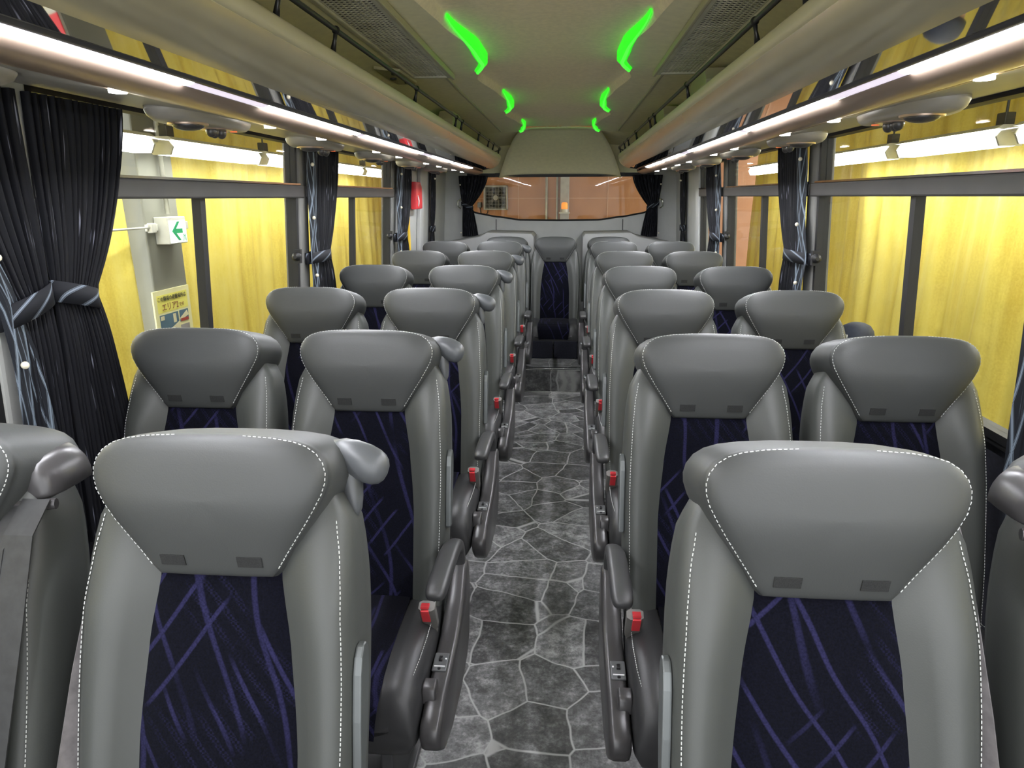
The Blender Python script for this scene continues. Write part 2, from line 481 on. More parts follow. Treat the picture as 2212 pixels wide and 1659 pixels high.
# side walls: dark lower panel, pillars
WX = 1.12
for sx, side in ((-1, 'left'), (1, 'right')):
    root = struct(empty('wall_' + side), 'side wall of the bus with dark navy lower panel')
    MB().box(sx * WX, sx * (WX + .06), YF, YR, -.05, .845).build('lower_panel', 'navy_panel', root, xf=lean(sx))
    MB().box(sx * (WX - .012), sx * (WX + .05), YF, 4.75, .845, .868).build('window_sill', 'frame', root, xf=lean(sx), bevel=.004)
    MB().box(sx * (WX - .0), sx * (WX + .06), YF, YR, 1.70, 1.80).build('cant_rail', 'pillar', root, xf=lean(sx))
    pil = [(1.325, 1.50), (3.04, 3.14), (4.69, 4.80)]
    for a, b in pil:
        MB().box(sx * (WX - .022), sx * (WX + .05), a, b, .86, 1.71).build('pillar', 'pillar' if a > 2 else 'wall_light', root, xf=lean(sx), bevel=.01)
    if sx < 0:   # solid panel and emergency door zone at the back
        MB().box(sx * WX, sx * (WX + .05), 4.80, YR, .84, 1.71).build('rear_panel', 'wall_grey', root, xf=lean(sx))
        MB().box(sx * (WX - .035), sx * WX, 5.60, 5.72, .84, 1.70).build('door_post', 'wall_grey', root, xf=lean(sx), bevel=.008)
    else:
        MB().box(sx * WX, sx * (WX + .05), 5.62, YR, .84, 1.71).build('rear_panel', 'wall_grey', root, xf=lean(sx))
        MB().box(sx * (WX - .03), sx * WX, 5.62, 5.75, .84, 1.70).build('rear_post', 'wall_grey', root, xf=lean(sx), bevel=.008)

# windows
def window(n, sx, a, b, divider=None, latch=None, label=''):
    root = struct(empty('window_%d' % n), label)
    xf = lean(sx)
    def bx(x0, x1, *r): return MB().box(sx * x0, sx * x1, *r)
    fr = MB(); t = .022
    for r in ((a, b, .862, .862 + t), (a, b, 1.695 - t, 1.695), (a, a + t, .862, 1.695), (b - t, b, .862, 1.695)):
        fr.box(sx * 1.105, sx * 1.15, *r)
    fr.build('frame', 'frame', root, xf=xf)
    bx(1.092, 1.15, a - .02, b + .06, 1.447, 1.501).build('transom', 'transom', root, xf=xf, bevel=.006)
    bx(1.090, 1.15, a, b, 1.501, 1.508).build('transom_edge', 'chrome', root, xf=xf)
    bx(1.125, 1.129, a + t, b - t, .884, 1.447).build('lower_pane', 'glass', root, xf=xf)
    bx(1.125, 1.129, a + t, b - t, 1.508, 1.673).build('upper_pane', 'glass', root, xf=xf)
    if divider: bx(1.112, 1.142, divider - .016, divider + .016, .884, 1.447).build('divider', 'frame', root, xf=xf)
    if latch:
        z = 1.20
        l = MB().box(sx * 1.075, sx * 1.105, latch - .012, latch + .012, z - .03, z + .03)
        l.tube([(sx * 1.085, latch, z + .0), (sx * 1.085, latch - .03, z), (sx * 1.085, latch - .045, z)], [.014, .020, .008], 10)
        l.build('latch', 'frame', root, xf=xf, smooth=True, angle=40)
    return root
window(1, -1, -.30, 1.325, None, None, 'near left side window behind the tied curtains')
window(2, -1, 1.50, 3.04, 2.235, 2.98, 'left side window with exit sign seen through it')
window(3, -1, 3.14, 4.69, 3.90, 4.62, 'left side window beyond the second pillar')
window(4, 1, -.30, 1.325, None, None, 'near right side window beside the first seats')
window(5, 1, 1.50, 3.04, 2.235, 2.98, 'right side window with yellow curtain seen through it')
window(6, 1, 3.14, 4.69, 3.90, 4.62, 'right side window beyond the second pillar')
window(7, 1, 4.80, 5.62, None, None, 'narrow rearmost right side window')

# ceiling: wavy centre panel, coves, side panels over the racks
EDGE = [(-1.4, .33), (-.3, .265), (.2, .30), (.55, .345), (1.0, .28), (1.35, .262), (1.7, .29), (2.05, .352), (2.45, .318), (2.80, .268), (3.05, .264), (3.25, .30), (3.5, .338),
        (3.95, .288), (4.30, .260), (4.50, .262), (4.75, .30), (5.0, .336), (5.4, .285), (5.7, .258), (5.95, .275), (6.2, .31)]
def edge(y): return lerp(EDGE, y)
ZC = 2.025
def ceil_row(y):
    e = edge(y); r = []
    for t in (0, .3, .6, .85, 1.0): r.append((e * t, ZC - .004 * t * t))
    r += [(e + .006, ZC - .012), (e + .012, ZC - .030), (e + .022, ZC - .040), (e + .05, ZC - .043)]
    x1 = e + .05
    for t in (.33, .66, 1.0): r.append((x1 + (.62 - x1) * t, ZC - .043 - .012 * t))
    r += [(.72, 1.945), (.84, 1.895), (.96, 1.82), (1.06, 1.74), (1.13, 1.685)]
    return r
ys = [YF + (6.2 - YF) * i / 190 for i in range(191)]
root = struct(empty('ceiling'), 'bus ceiling with a brown wavy edged centre panel and olive side panels')
mid = MB(); side = MB(); NC = 8
rows = [ceil_row(y) for y in ys]
mid.grid(lambda u, v: (lambda y, q: (q[0], y, q[1]))(ys[round(v * 190)],
     (lambda r, k: (r[abs(k)][0] * (1 if k >= 0 else -1), r[abs(k)][1]))(rows[round(v * 190)], round(u * 14) - 7)), 14, 190)
mid.build('centre_panel', 'ceil_mid', root, smooth=True)
for sx in (-1, 1):
    s_ = MB(); n = len(rows[0]) - 1
    s_.grid(lambda u, v: (sx * rows[round(v * 190)][7 + round(u * (n - 7))][0], ys[round(v * 190)], rows[round(v * 190)][7 + round(u * (n - 7))][1]), n - 7, 190)
    s_.build('side_panel', 'ceil_side', root, smooth=True)
    # long seam trim behind the vent
    MB().box(sx * .478, sx * .492, 3.30, 6.05, 1.968, 1.980).build('seam_trim', 'rack_lip', root, bevel=.003)
# arched rear ceiling panel dropping to the rear window
rp = MB()
def rear_arch(u, v):
    k = 2 * u - 1
    w_ = .32 + .265 * (v ** .95)
    y = 6.16 + .74 * v
    z = ZC - .012 - .365 * (v ** 1.55) - .02 * abs(k) ** 4
    return (k * w_, y, z)
rp.grid(rear_arch, 24, 20); rp.build('rear_arch_panel', 'ceil_rear', root, smooth=True, solid=.01)
rs = MB().grid(lambda u, v: ((2 * u - 1) * 1.15, 6.18 + .82 * v, 2.0 - .07 * v - .30 * abs(2 * u - 1) ** 4), 20, 6)
rs.build('rear_side_panel', 'ceil_side', root, smooth=True)
MB().box(-.62, .62, 6.88, 6.95, 1.640, 1.668).build('rear_sill', 'frame', root)

# rear wall with window opening
RY = 6.95
def rear_bottom(x):   # lower edge of the rear glass
    return lerp([(0, 1.222), (.38, 1.226), (.60, 1.255), (.80, 1.288), (.86, 1.31), (.90, 1.38)], abs(x))
root = struct(empty('wall_rear'), 'pale grey rear wall panel under the rear window')
MB().grid(lambda u, v: ((2 * u - 1) * .90, RY, STEP_Z + (rear_bottom((2 * u - 1) * .90) - STEP_Z) * v), 40, 8).build('lower_wall', 'wall_grey', root, solid=.03)
for sx in (-1, 1):
    MB().box(sx * .89, sx * 1.2, RY - .015, RY + .02, STEP_Z, 1.72).build('corner_panel', 'wall_grey', root)
    MB().box(sx * .615, sx * .622, RY - .022, RY - .012, 1.0, 1.235).build('panel_joint', 'frame', root)
MB().box(-1.2, 1.2, RY - .01, RY + .02, 1.648, 2.06).build('upper_wall', 'ceil_rear', root)
root = struct(empty('window_8'), 'rear window with curved lower edge')
gs = MB()
gs.tube([(x / 30 * .88, RY - .016, rear_bottom(x / 30 * .88) + .004) for x in range(-30, 31)], .009, 6).build('gasket', 'frame', root)
MB().box(-.9, .9, RY - .02, RY + .01, 1.632, 1.668).build('frame', 'frame', root)
MB().box(-.9, .9, RY + .002, RY + .006, 1.2, 1.65).build('pane', 'glass', root)

# grey moulded covers behind the last row
for sx, lab in ((-1, 'left'), (1, 'right')):
    o = MB().prism([(sx * .22, 1.095), (sx * .245, 1.125), (sx * .66, 1.135), (sx * .72, 1.10), (sx * 1.12, 1.02), (sx * 1.12, .50), (sx * .22, .50)], 'y', 6.42, 6.92, .02)
    c_ = o.build('rear_cover', 'cover_grey', smooth=True, angle=35)
    tag(c_, 'pale grey moulded cover behind the last row, %s of the centre seat' % lab, 'cover', 'moulded covers behind the last row')

# ================================================================== LUGGAGE RACKS
RPOSTS = [.72, 1.10, 1.473, 1.82, 2.77, 3.75, 3.95, 4.70, 5.28, 5.62, 6.08, 6.60]
SPOTS = [-.05, .66, 1.37, 2.08, 2.52, 3.25, 3.69, 4.41, 4.85, 5.50, 5.93]
def rack(sx, side):
    root = empty('luggage_rack', (0, 0, 0), 'overhead luggage rack with light strip along the %s side windows' % side, 'luggage rack', 'overhead luggage racks')
    Y0, Y1 = YF, 6.62
    def sweep(prof, name, mat, a=Y0, b=Y1, taper=True, closed=False, smooth=True, ang=None, solid=0):
        nseg = 60
        rings = []
        for i in range(nseg + 1):
            y = a + (b - a) * i / nseg
            k = max(0.0, (y - 6.15) / .5)
            rings.append([(sx * (x + (.12 * k * k if (taper and x < .68) else 0)), y, z) for x, z in prof])
        m = MB().loft(rings, closed, closed)
        return m.build(name, mat, root, smooth=smooth, angle=ang, solid=solid)
    sweep([(1.125, 1.690), (1.05, 1.678), (.95, 1.668), (.86, 1.660), (.82, 1.656)], 'underside_panel', 'rack_under')
    sweep([(.82, 1.656), (.817, 1.653), (.812, 1.653), (.806, 1.655)], 'edge_bead', 'champagne')
    sweep([(.806, 1.655), (.79, 1.648), (.77, 1.645), (.75, 1.646), (.73, 1.652), (.715, 1.660), (.706, 1.668)], 'trim_tube', 'champagne')
    sweep([(.678, 1.675), (.674, 1.671), (.664, 1.673), (.66, 1.678)], 'strip_edge', 'black_plastic')
    sweep([(.706, 1.668), (.705, 1.688), (.677, 1.694), (.678, 1.675)], 'strip_channel', 'black_plastic')
    sweep([(.66, 1.6775), (.60, 1.6860)], 'mirror_strip', 'mirror')
    sweep([(.60, 1.686), (.575, 1.690), (.552, 1.698), (.532, 1.711), (.517, 1.728), (.507, 1.748), (.504, 1.755)], 'fascia', 'rack')
    sweep([(.506, 1.755), (.5055, 1.758), (.502, 1.759), (.500, 1.775), (.501, 1.790), (.507, 1.797), (.52, 1.798), (.53, 1.79), (.56, 1.775), (1.10, 1.72)], 'lip', 'rack_lip')
    # light strip in pieces with paler gaps
    for a, b, mt in ((Y0, -.42, 'led'), (-.42, 0.02, 'led_dim'), (.02, 1.44, 'led'), (1.44, 1.80, 'led_dim'), (1.80, 2.60, 'led'), (2.60, 2.66, 'led_dim'), (2.66, 3.75, 'led'), (3.75, 4.0, 'led_dim'),
                     (4.0, 4.72, 'led'), (4.72, 4.80, 'led_dim'), (4.80, 5.72, 'led')):
        MB().loft([[(sx * .703, y, 1.668), (sx * .695, y, 1.6675), (sx * .686, y, 1.670), (sx * .680, y, 1.674), (sx * .690, y, 1.680)] for y in (a, b)], True, True).build('light_strip' if mt == 'led' else 'strip_gap', mt, root, smooth=False)
    # rear end cap
    cap = [(1.10, 1.690), (.82, 1.656), (.72, 1.66), (.66, 1.684), (.60, 1.686), (.53, 1.715), (.505, 1.757), (.507, 1.797), (.56, 1.79), (1.10, 1.73)]
    MB().prism([(sx * (x + .12 * .88 * (x < .68)), z) for x, z in cap], 'y', Y1 - .005, Y1 + .03, .012).build('end_cap', 'rack_lip', root, smooth=True, angle=40)
    # guard rail
    rl = [(sx * (.503 + .12 * max(0, (y - 6.15) / .5) ** 2), y, 1.846) for y in [Y0 + (6.62 - Y0) * i / 60 for i in range(61)]]
    rail = MB().tube(rl, .0065, 8).build('guard_rail', 'rail', root, smooth=True)
    for y in [-.6, -.2, .3] + RPOSTS:
        xx = .503 + .12 * max(0, (y - 6.15) / .5) ** 2
        p = MB().tube([(sx * (xx + .012), y, 1.792), (sx * (xx + .004), y, 1.825), (sx * xx, y, 1.846)], [.0085, .005, .006], 8).sphere((sx * xx, y, 1.846), .0105, 10, 6)
        p.build('rail_post', 'rail', rail, smooth=True)
    for y in SPOTS:
        MB().disc((sx * .80, y, 1.6485), .0165, 'z', .005, 14).build('spot_lamp', 'spot', root)
    # service panels with speaker, nozzles and buttons
    for k, y in enumerate((1.0, 1.95, 2.85, 3.73, 4.60, 5.45)):
        ln = .23 if k else .26
        pn = MB(); ring = []
        rings = []
        for zz, sc in ((1.672, 1.0), (1.660, 1.0), (1.648, .96), (1.640, .88), (1.638, .6)):
            rings.append([(sx * (.935 + .085 * sc * math.copysign(abs(math.cos(t)) ** .8, math.cos(t))), y + ln * sc * math.copysign(abs(math.sin(t)) ** 1.1, math.sin(t)), zz) for t in [2 * PI * j / 36 for j in range(36)]])
        pan = pn.loft(rings, True, True).build('service_panel', 'rack_under', root, smooth=True)
        MB().tube([(sx * .93, y - .09, 1.641), (sx * .93, y - .09, 1.634)], [.052, .050], 20).build('speaker_ring', 'champagne', pan, smooth=True, angle=40)
        MB().sphere((sx * .93, y - .09, 1.634), .040, 16, 8, (1, 1, .35)).build('speaker_grille', 'black_plastic', pan, smooth=True)
        MB().tube([(sx * .93, y + .06, 1.641), (sx * .93, y + .06, 1.635)], [.047, .044], 20).build('nozzle_plate', 'champagne', pan, smooth=True, angle=40)
        for q in (-.030, 0, .030):
            MB().sphere((sx * (.93 + .006 * (q == 0)), y + .06 + q, 1.631), .0145, 12, 8, (1, 1, 1.25)).build('air_nozzle', 'black_plastic', pan, smooth=True)
        for q in (-.016, .016):
            MB().disc((sx * (.93 + q), y + .135, 1.6385), .010, 'z', .006, 12).build('reading_button', 'orange_lens', pan)
    return root
rack(-1, 'left'); rack(1, 'right')

# boxes and a bracket up in the racks
def rack_box(sx, y, label):
    o = MB().prism([(y - .12, 1.765), (y - .11, 1.89), (y - .06, 1.938), (y + .20, 1.938), (y + .25, 1.91), (y + .26, 1.765)], 'x', sx * .60, sx * .69, .010).build('duct_cover', 'rack_lip', smooth=True, angle=35)
    tag(o, label, 'cover', 'beige duct covers in the racks')
rack_box(-1, 4.35, 'rounded beige duct cover standing in the left luggage rack')
rack_box(1, 3.05, 'rounded beige duct cover in the right rack, nearer one')
rack_box(1, 4.25, 'rounded beige duct cover in the right rack, farther one')
br = empty('ceiling_bracket', (-.655, 3.10, 1.938), 'olive metal bracket plate with dark bolts above the left rack', 'bracket')
MB().prism([(-.045, -.20), (.045, -.13), (.05, .16), (.03, .21), (-.045, .19)], 'z', .0, .012, .003).build('plate', 'rack_lip', br)
for x, y in ((.015, -.10), (.02, .12), (-.02, .02)): MB().disc((x, y, -.003), .014, 'z', .008, 12).build('bolt', 'dark_steel', br)

# vents in the ceiling
for sx, side in ((-1, 'left'), (1, 'right')):
    v_ = empty('ceiling_vent', (sx * .54, 1.4, 1.975), 'long perforated air vent in the ceiling %s of the centre panel' % side, 'vent', 'ceiling air vents')
    L0, L1 = -2.6, 1.86
    MB().box(-.078, .078, L0, L1, -.006, -.001).build('backing', 'vent_dark', v_)
    fr = MB().box(-.092, -.072, L0, L1 + .02, -.016, 0).box(.072, .092, L0, L1 + .02, -.016, 0).box(-.092, .092, L1, L1 + .025, -.016, 0)
    fr.build('frame', 'vent_frame', v_, bevel=.004)
    MB().box(-sx * .092, -sx * .104, L0, L1 + .03, -.022, 0).build('edge_trim', 'rack_lip', v_, bevel=.003)
    g = MB()
    for i in range(10): x = -.070 + .0156 * i; g.box(x - .0028, x + .0028, L0, L1, -.010, -.008)
    y = L0
    while y < L1: g.box(-.072, .072, y - .0034, y + .0034, -.0095, -.0078); y += .0215
    g.build('grille', 'vent_frame', v_)

# green crescent lights in the coves
def crescent(sx, ya, yb, label):
    c_ = empty('ceiling_light', (sx * .29, (ya + yb) / 2, ZC - .04), label, 'ceiling light', 'green crescent ceiling lights')
    ox, oy, oz = c_.location
    n = 26; rings = []; tp = []
    for i in range(n + 1):
        t = i / n; y = ya + (yb - ya) * t
        hook = .0 if t < .8 else (t - .8) ** 2 * .35
        x0 = edge(y) - .002 + hook
        wd = .004 + .036 * (math.sin(PI * min(1, t * .72)) ** 1.2)
        zt, zb = ZC - .010, ZC - .022 - .027 * min(1, t * 2.2)
        rings.append([(sx * x0 - ox, y - oy, zt - oz), (sx * x0 - ox, y - oy, zb + .008 - oz), (sx * (x0 + wd * .3) - ox, y - oy, zb - .002 - oz), (sx * (x0 + wd * .8) - ox, y - oy, zb - .002 - oz), (sx * (x0 + wd) - ox, y - oy, zb + .003 - oz), (sx * (x0 + wd) - ox, y - oy, zt - oz)])
        tp.append((sx * (x0 + wd * .55) - ox, y - oy, zb - .003 - oz))
    MB().loft(rings, True, True).build('lens', 'green', c_, smooth=True, angle=50)
    MB().tube(tp, [.0015 + .006 * min(1, 1.6 * i / n) for i in range(n + 1)], 8).build('light_tube', 'green_tube', c_, smooth=True)
for sx, side in ((-1, 'left'), (1, 'right')):
    crescent(sx, 2.40, 3.24, 'large green crescent light in the ceiling cove, nearest on the %s' % side)
    crescent(sx, 4.02, 4.72, 'green crescent light in the ceiling cove, middle one on the %s' % side)
    crescent(sx, 5.52, 6.10, 'small green crescent light in the ceiling cove, farthest on the %s' % side)

# ================================================================== SEATS
YROW = [.925, 1.7347, 2.5808, 3.4685, 4.4234, 5.4038, 6.0205]
XA, XW, XW2 = .4388, .898, .866
def sp(x, s, d): return (x, -.180 + .269 * s - .963 * d, .376 + .963 * s + .269 * d)
BW = [(-.08, .190), (.0, .197), (.2, .208), (.4, .211), (.52, .208), (.58, .203), (.63, .194), (.665, .178), (.69, .150), (.71, .11)]
FWD = [(-.08, .128), (.30, .126), (.45, .112), (.55, .094), (.6, .09), (.7, .08)]
def body_mesh():
    rings = []
    ss = [-.08, -.05, 0, .05, .12, .2, .28, .36, .44, .5, .54, .57, .60, .63, .65, .67, .685, .70, .712]
    for s in ss:
        b = lerp(BW, s); g = lerp(FWD, s); k = 1 if s < .5 else max(0, 1 - (s - .5) / .22)
        half = [(0, 0), (.5 * g, 0), (.88 * g, .001), (g, .006 * k), (g + .25 * (b - g), .032 * k), (g + .5 * (b - g), .044 * k), (g + .7 * (b - g), .044 * k), (g + .88 * (b - g), .034 * k), (g + .97 * (b - g), .018 * k), (b, -.005),
                (b * 1.01, -.035), (b * .995, -.065 - .01 * k), (b * .94, -.09 - .01 * k), (b * .8, -.10 - .015 * k), (b * .4, -.103 - .02 * k), (0, -.104 - .02 * k)]
        r = half + [(-x, d) for x, d in reversed(half[1:-1])]
        rings.append([sp(x, s, d) for x, d in r])
    return MB().loft(rings)
HO = [(0.0, .548), (.045, .548), (.086, .549), (.098, .562), (.112, .584), (.128, .608), (.144, .632), (.158, .655), (.169, .676), (.1745, .694), (.175, .708), (.171, .722), (.161, .736), (.146, .746), (.126, .7525), (.095, .757), (.05, .7595), (0, .760)]
HFULL = HO + [(-x, s) for x, s in reversed(HO[1:-1])]
def tuck(s):
    t = min(1, max(0, (s - .545) / .13)); return .42 + .58 * (t * t * (3 - 2 * t)) ** .8
def head_ring(scx, scs, d, s0=.665):
    r = []
    for x, s in HFULL:
        q = s0 + (s - s0) * scs
        r.append(sp(x * scx, q, d * tuck(q) if d > 0 else d))
    return r
def head_mesh():
    L = [(.0, 0, .072), (.3, .3, .072), (.55, .55, .0715), (.75, .75, .069), (.88, .88, .0645), (.95, .95, .0585), (.985, .985, .052), (1.0, 1.0, .046), (1.004, 1.003, .042), (.999, .999, .040), (1.012, 1.006, .034), (1.035, 1.016, .010), (1.055, 1.02, -.03), (1.05, 1.015, -.07), (1.01, .985, -.095), (.93, .92, -.112), (.6, .6, -.122)]
    rings = [head_ring(max(a, .02), max(b, .02), d) for a, b, d in L]
    return MB().loft(rings)
def on_head(x, s, lift):
    """point on the front skin of the headrest, lifted a little"""
    from mathutils.bvhtree import BVHTree
    if 'bvh' not in CACHE:
        m = head_mesh(); CACHE['bvh'] = BVHTree.FromPolygons([Vector(p) for p in m.v], m.f)
    n = Vector((0, -.963, .269)); o = Vector(sp(x, s, .3))
    h = CACHE['bvh'].ray_cast(o, -n)
    return (h[0] + n * lift) if h[0] is not None else Vector(sp(x, s, .05))
def stitches_head(sg):
    m = MB()
    path = [(x, s) for x, s in HO if s > .549][:-1]
    dash(m, [on_head(sg * x * .988, .665 + (s - .665) * .988, .0008) for x, s in path], .0075, .0044, .0008)
    return m
def dash(m, pts, step, ln, r):
    acc = 0.0; on = 0.0
    for a, b in zip(pts, pts[1:]):
        d = (b - a); L = d.length
        if L < 1e-6: continue
        d = d / L; t = on
        while t < L:
            p = a + d * t; e = a + d * (t + ln)
            m.tube([p, e], r, 4); t += step
        on = t - L
def stitches_body(sg):
    m = MB(); pts = []
    for i in range(40):
        s = -.03 + .66 * i / 39; b = lerp(BW, s); g = lerp(FWD, s); k = 1 if s < .5 else max(0, 1 - (s - .5) / .22)
        pts.append(Vector(sp(sg * (g + .86 * (b - g)), s, .0365 * k + .0008)))
    dash(m, pts, .0072, .0043, .0008)
    return m
def insert_mesh():
    def fn(u, v):
        s = -.06 + .625 * v; g = lerp(FWD, s) + .004; k = 2 * u - 1
        return sp(k * g, s, .003 + .012 * (1 - k ** 4))
    return MB().grid(fn, 12, 26)
def cushion_mesh():
    rings = []
    for y, zt, zb, w_ in ((-.08, .425, .34, .19), (-.16, .443, .325, .205), (-.22, .452, .31, .208), (-.32, .458, .30, .211), (-.42, .458, .288, .211), (-.48, .452, .283, .211), (-.51, .440, .282, .210), (-.528, .420, .284, .208), (-.538, .395, .288, .206), (-.542, .372, .296, .203), (-.5435, .352, .312, .196)):
        h = zt - zb
        half = [(0, zt - .016), (.10, zt - .016), (.125, zt - .012), (.15, zt - .002), (w_ - .045, zt), (w_ - .02, zt - .008), (w_ - .005, zt - min(.028, h * .3)), (w_, zt - h * .45), (w_ - .002, zb + min(.03, h * .3)), (w_ - .015, zb + min(.006, h * .1)), (w_ - .05, zb), (0, zb)]
        r = half + [(-x, z) for x, z in reversed(half[1:-1])]
        rings.append([(x, y, z) for x, z in r])
    return MB().loft(rings)
CPATH = [(-.11, .436), (-.30, .447), (-.42, .447), (-.48, .442), (-.515, .430), (-.538, .408), (-.547, .375), (-.548, .33)]
def cushion_insert_mesh():
    rings = []
    def fn(u, v):
        t = v * (len(CPATH) - 1); i = min(int(t), len(CPATH) - 2); f_ = t - i
        y = CPATH[i][0] + (CPATH[i + 1][0] - CPATH[i][0]) * f_; z = CPATH[i][1] + (CPATH[i + 1][1] - CPATH[i][1]) * f_
        k = 2 * u - 1; wd = .118 + .012 * math.sin(v * PI)
        return (k * wd, y - (.004 * (1 - k ** 4) if v > .55 else 0), z + .006 * (1 - k ** 4))
    return MB().grid(fn, 10, 28)
def cushion_stitch(sg):
    m = MB()
    pts = [Vector((sg * x, y, z)) for x, y, z in ((.190, -.20, .448), (.198, -.28, .4525), (.200, -.36, .454), (.198, -.43, .4515), (.190, -.49, .439), (.184, -.523, .411), (.181, -.537, .384))]
    fine = []
    for a, b in zip(pts, pts[1:]): fine += [a.lerp(b, i / 6) for i in range(6)]
    dash(m, fine, .0072, .0043, .0008)
    return m
CACHE = {}
def part(key, fn, name, mat, parent, **kw):
    """mesh built once, then shared by every seat"""
    if key not in CACHE:
        o = fn().build(name, mat, parent, **kw); CACHE[key] = (o.data, [(m.type, {p: getattr(m, p) for p in ('width', 'segments', 'limit_method', 'levels', 'render_levels', 'thickness', 'offset') if hasattr(m, p)}) for m in o.modifiers])
        return o
    me, mods = CACHE[key]
    o = bpy.data.objects.new(name, me); COL.objects.link(o); o.parent = parent
    for t, ps in mods:
        q = o.modifiers.new(t.lower(), t)
        for p, v in ps.items(): setattr(q, p, v)
    return o

def make_seat(kind, side, z0=0.0, base='normal'):
    """kind: aisle / window / centre; side = +1 when the aisle lies at +x"""
    root = empty('coach_seat')
    bk = part('body', body_mesh, 'backrest', 'leather', root, smooth=True)
    for k in (-1, 1): part('bst%d' % k, lambda: stitches_body(k), 'backrest_stitching', 'thread', bk)
    ins = part('ins', insert_mesh, 'fabric_insert', 'fabric', root, smooth=True)
    hd = part('head', head_mesh, 'headrest', 'leather_head', root, smooth=True)
    for k in (-1, 1): part('hst%d' % k, lambda: stitches_head(k), 'headrest_stitching', 'thread', hd)
    for k in (-1, 1):
        def vp():
            return MB().grid(lambda u, v: on_head(k * .058 + (u - .5) * .037, .5655 + .016 * v, .0011), 6, 3)
        part('vel%d' % k, vp, 'velcro_patch', 'velcro', hd, solid=.0018)
    cu = part('cush', cushion_mesh, 'seat_cushion', 'leather_cushion_shaded', root, smooth=True)
    for k in (-1, 1): part('cst%d' % k, lambda: cushion_stitch(k), 'cushion_stitching', 'thread', cu)
    part('cin', cushion_insert_mesh, 'cushion_insert', 'fabric', root, smooth=True)
    if base == 'normal':
        part('base', lambda: MB().box(-.17, .17, -.45, -.14, .265, .315).box(-.12, -.09, -.42, -.20, 0.0, .28).box(.09, .12, -.42, -.20, 0.0, .28).box(-.14, .14, -.43, -.18, 0.0, .02), 'pedestal', 'pedestal', root, bevel=.004)
    elif base == 'fore':
        part('basef', lambda: MB().box(-.17, .17, -.50, -.14, .27, .315).box(-.12, -.09, -.49, -.35, 0.0, .28).box(.09, .12, -.49, -.35, 0.0, .28), 'pedestal', 'pedestal', root, bevel=.004)
    elif base == 'high':
        part('baseh', lambda: MB().box(-.17, .17, -.45, -.14, .265, .315).box(-.12, -.09, -.46, -.20, STEP_Z, .28).box(.09, .12, -.46, -.20, STEP_Z, .28), 'pedestal', 'pedestal', root, bevel=.004)
    else:
        part('basec', lambda: MB().box(-.195, -.004, -.55, -.15, STEP_Z, .32).box(.004, .195, -.55, -.15, STEP_Z, .32), 'seat_box', 'navy_panel', root, bevel=.006)
    sides = {'aisle': (side,), 'window': (), 'centre': ()}[kind]
    for s in sides:
        # side console
        def con():
            pl = [(-.07, .50), (-.062, .42), (-.09, .29), (-.14, .245), (-.26, .228), (-.40, .235), (-.49, .262), (-.532, .30), (-.545, .335), (-.53, .362), (-.46, .384), (-.36, .392), (-.26, .408), (-.17, .445), (-.12, .50), (-.10, .515)]
            return MB().prism(pl, 'x', s * .2135, s * .262, .012)
        cs = part('con%d' % s, con, 'side_console', 'black_plastic', root, smooth=True, angle=50)
        ct = part('ctl%d' % s, lambda: MB().prism([(-.392, .3885), (-.335, .3935), (-.335, .399), (-.392, .394)], 'x', s * .215, s * .249, .0), 'control_plate', 'plate', cs, bevel=.002)
        part('ctm%d' % s, lambda: MB().box(s * .219, s * .245, -.3815, -.3795, .3945, .3972), 'control_mark', 'white', cs)
        part('ctd%d' % s, lambda: MB().disc((s * .2435, -.356, .3978), .0022, 'z', .003, 8), 'control_mark', 'white', cs)
        part('ctb%d' % s, lambda: MB().box(s * .2275, s * .2355, -.364, -.350, .394, .4025), 'control_button', 'rail', cs, bevel=.001)
        part('cts%d' % s, lambda: MB().disc((s * .232, -.387, .3945), .0038, 'z', .004, 10), 'screw', 'rail', cs)
        part('lev%d' % s, lambda: MB().prism([(-.475, .37), (-.475, .402), (-.462, .412), (-.44, .410), (-.437, .395), (-.447, .37)], 'x', s * .208, s * .240, .005), 'recline_lever', 'black_plastic', cs, smooth=True, angle=50)
        # armrest
        def arm():
            path = [(-.098, .47), (-.100, .52), (-.112, .558), (-.140, .583), (-.18, .593), (-.26, .597), (-.34, .598), (-.395, .597), (-.412, .594)]
            rings = []
            for i, (y, z) in enumerate(path):
                a = path[max(i - 1, 0)]; b = path[min(i + 1, len(path) - 1)]
                ty, tz = b[0] - a[0], b[1] - a[1]; L = math.hypot(ty, tz); ny, nz = tz / L, -ty / L
                if nz < 0 and i > 3: ny, nz = -ny, -nz
                hw = .025 if i > 3 else .018
                hh = (.014, .015, .017, .019, .019, .0195, .020, .019, .011)[i]
                if i == 8: hw = .019
                cxm = s * (.232 if i > 3 else .238)
                sec = [(-1, -.5), (-1, .5), (-.72, .92), (.72, .92), (1, .5), (1, -.5), (.72, -.92), (-.72, -.92)]
                rings.append([(cxm + hw * p, y + ny * hh * q, z + nz * hh * q) for p, q in sec])
            return MB().loft(rings)
        part('arm%d' % s, arm, 'armrest', 'soft_black', root, smooth=True, sub=1)
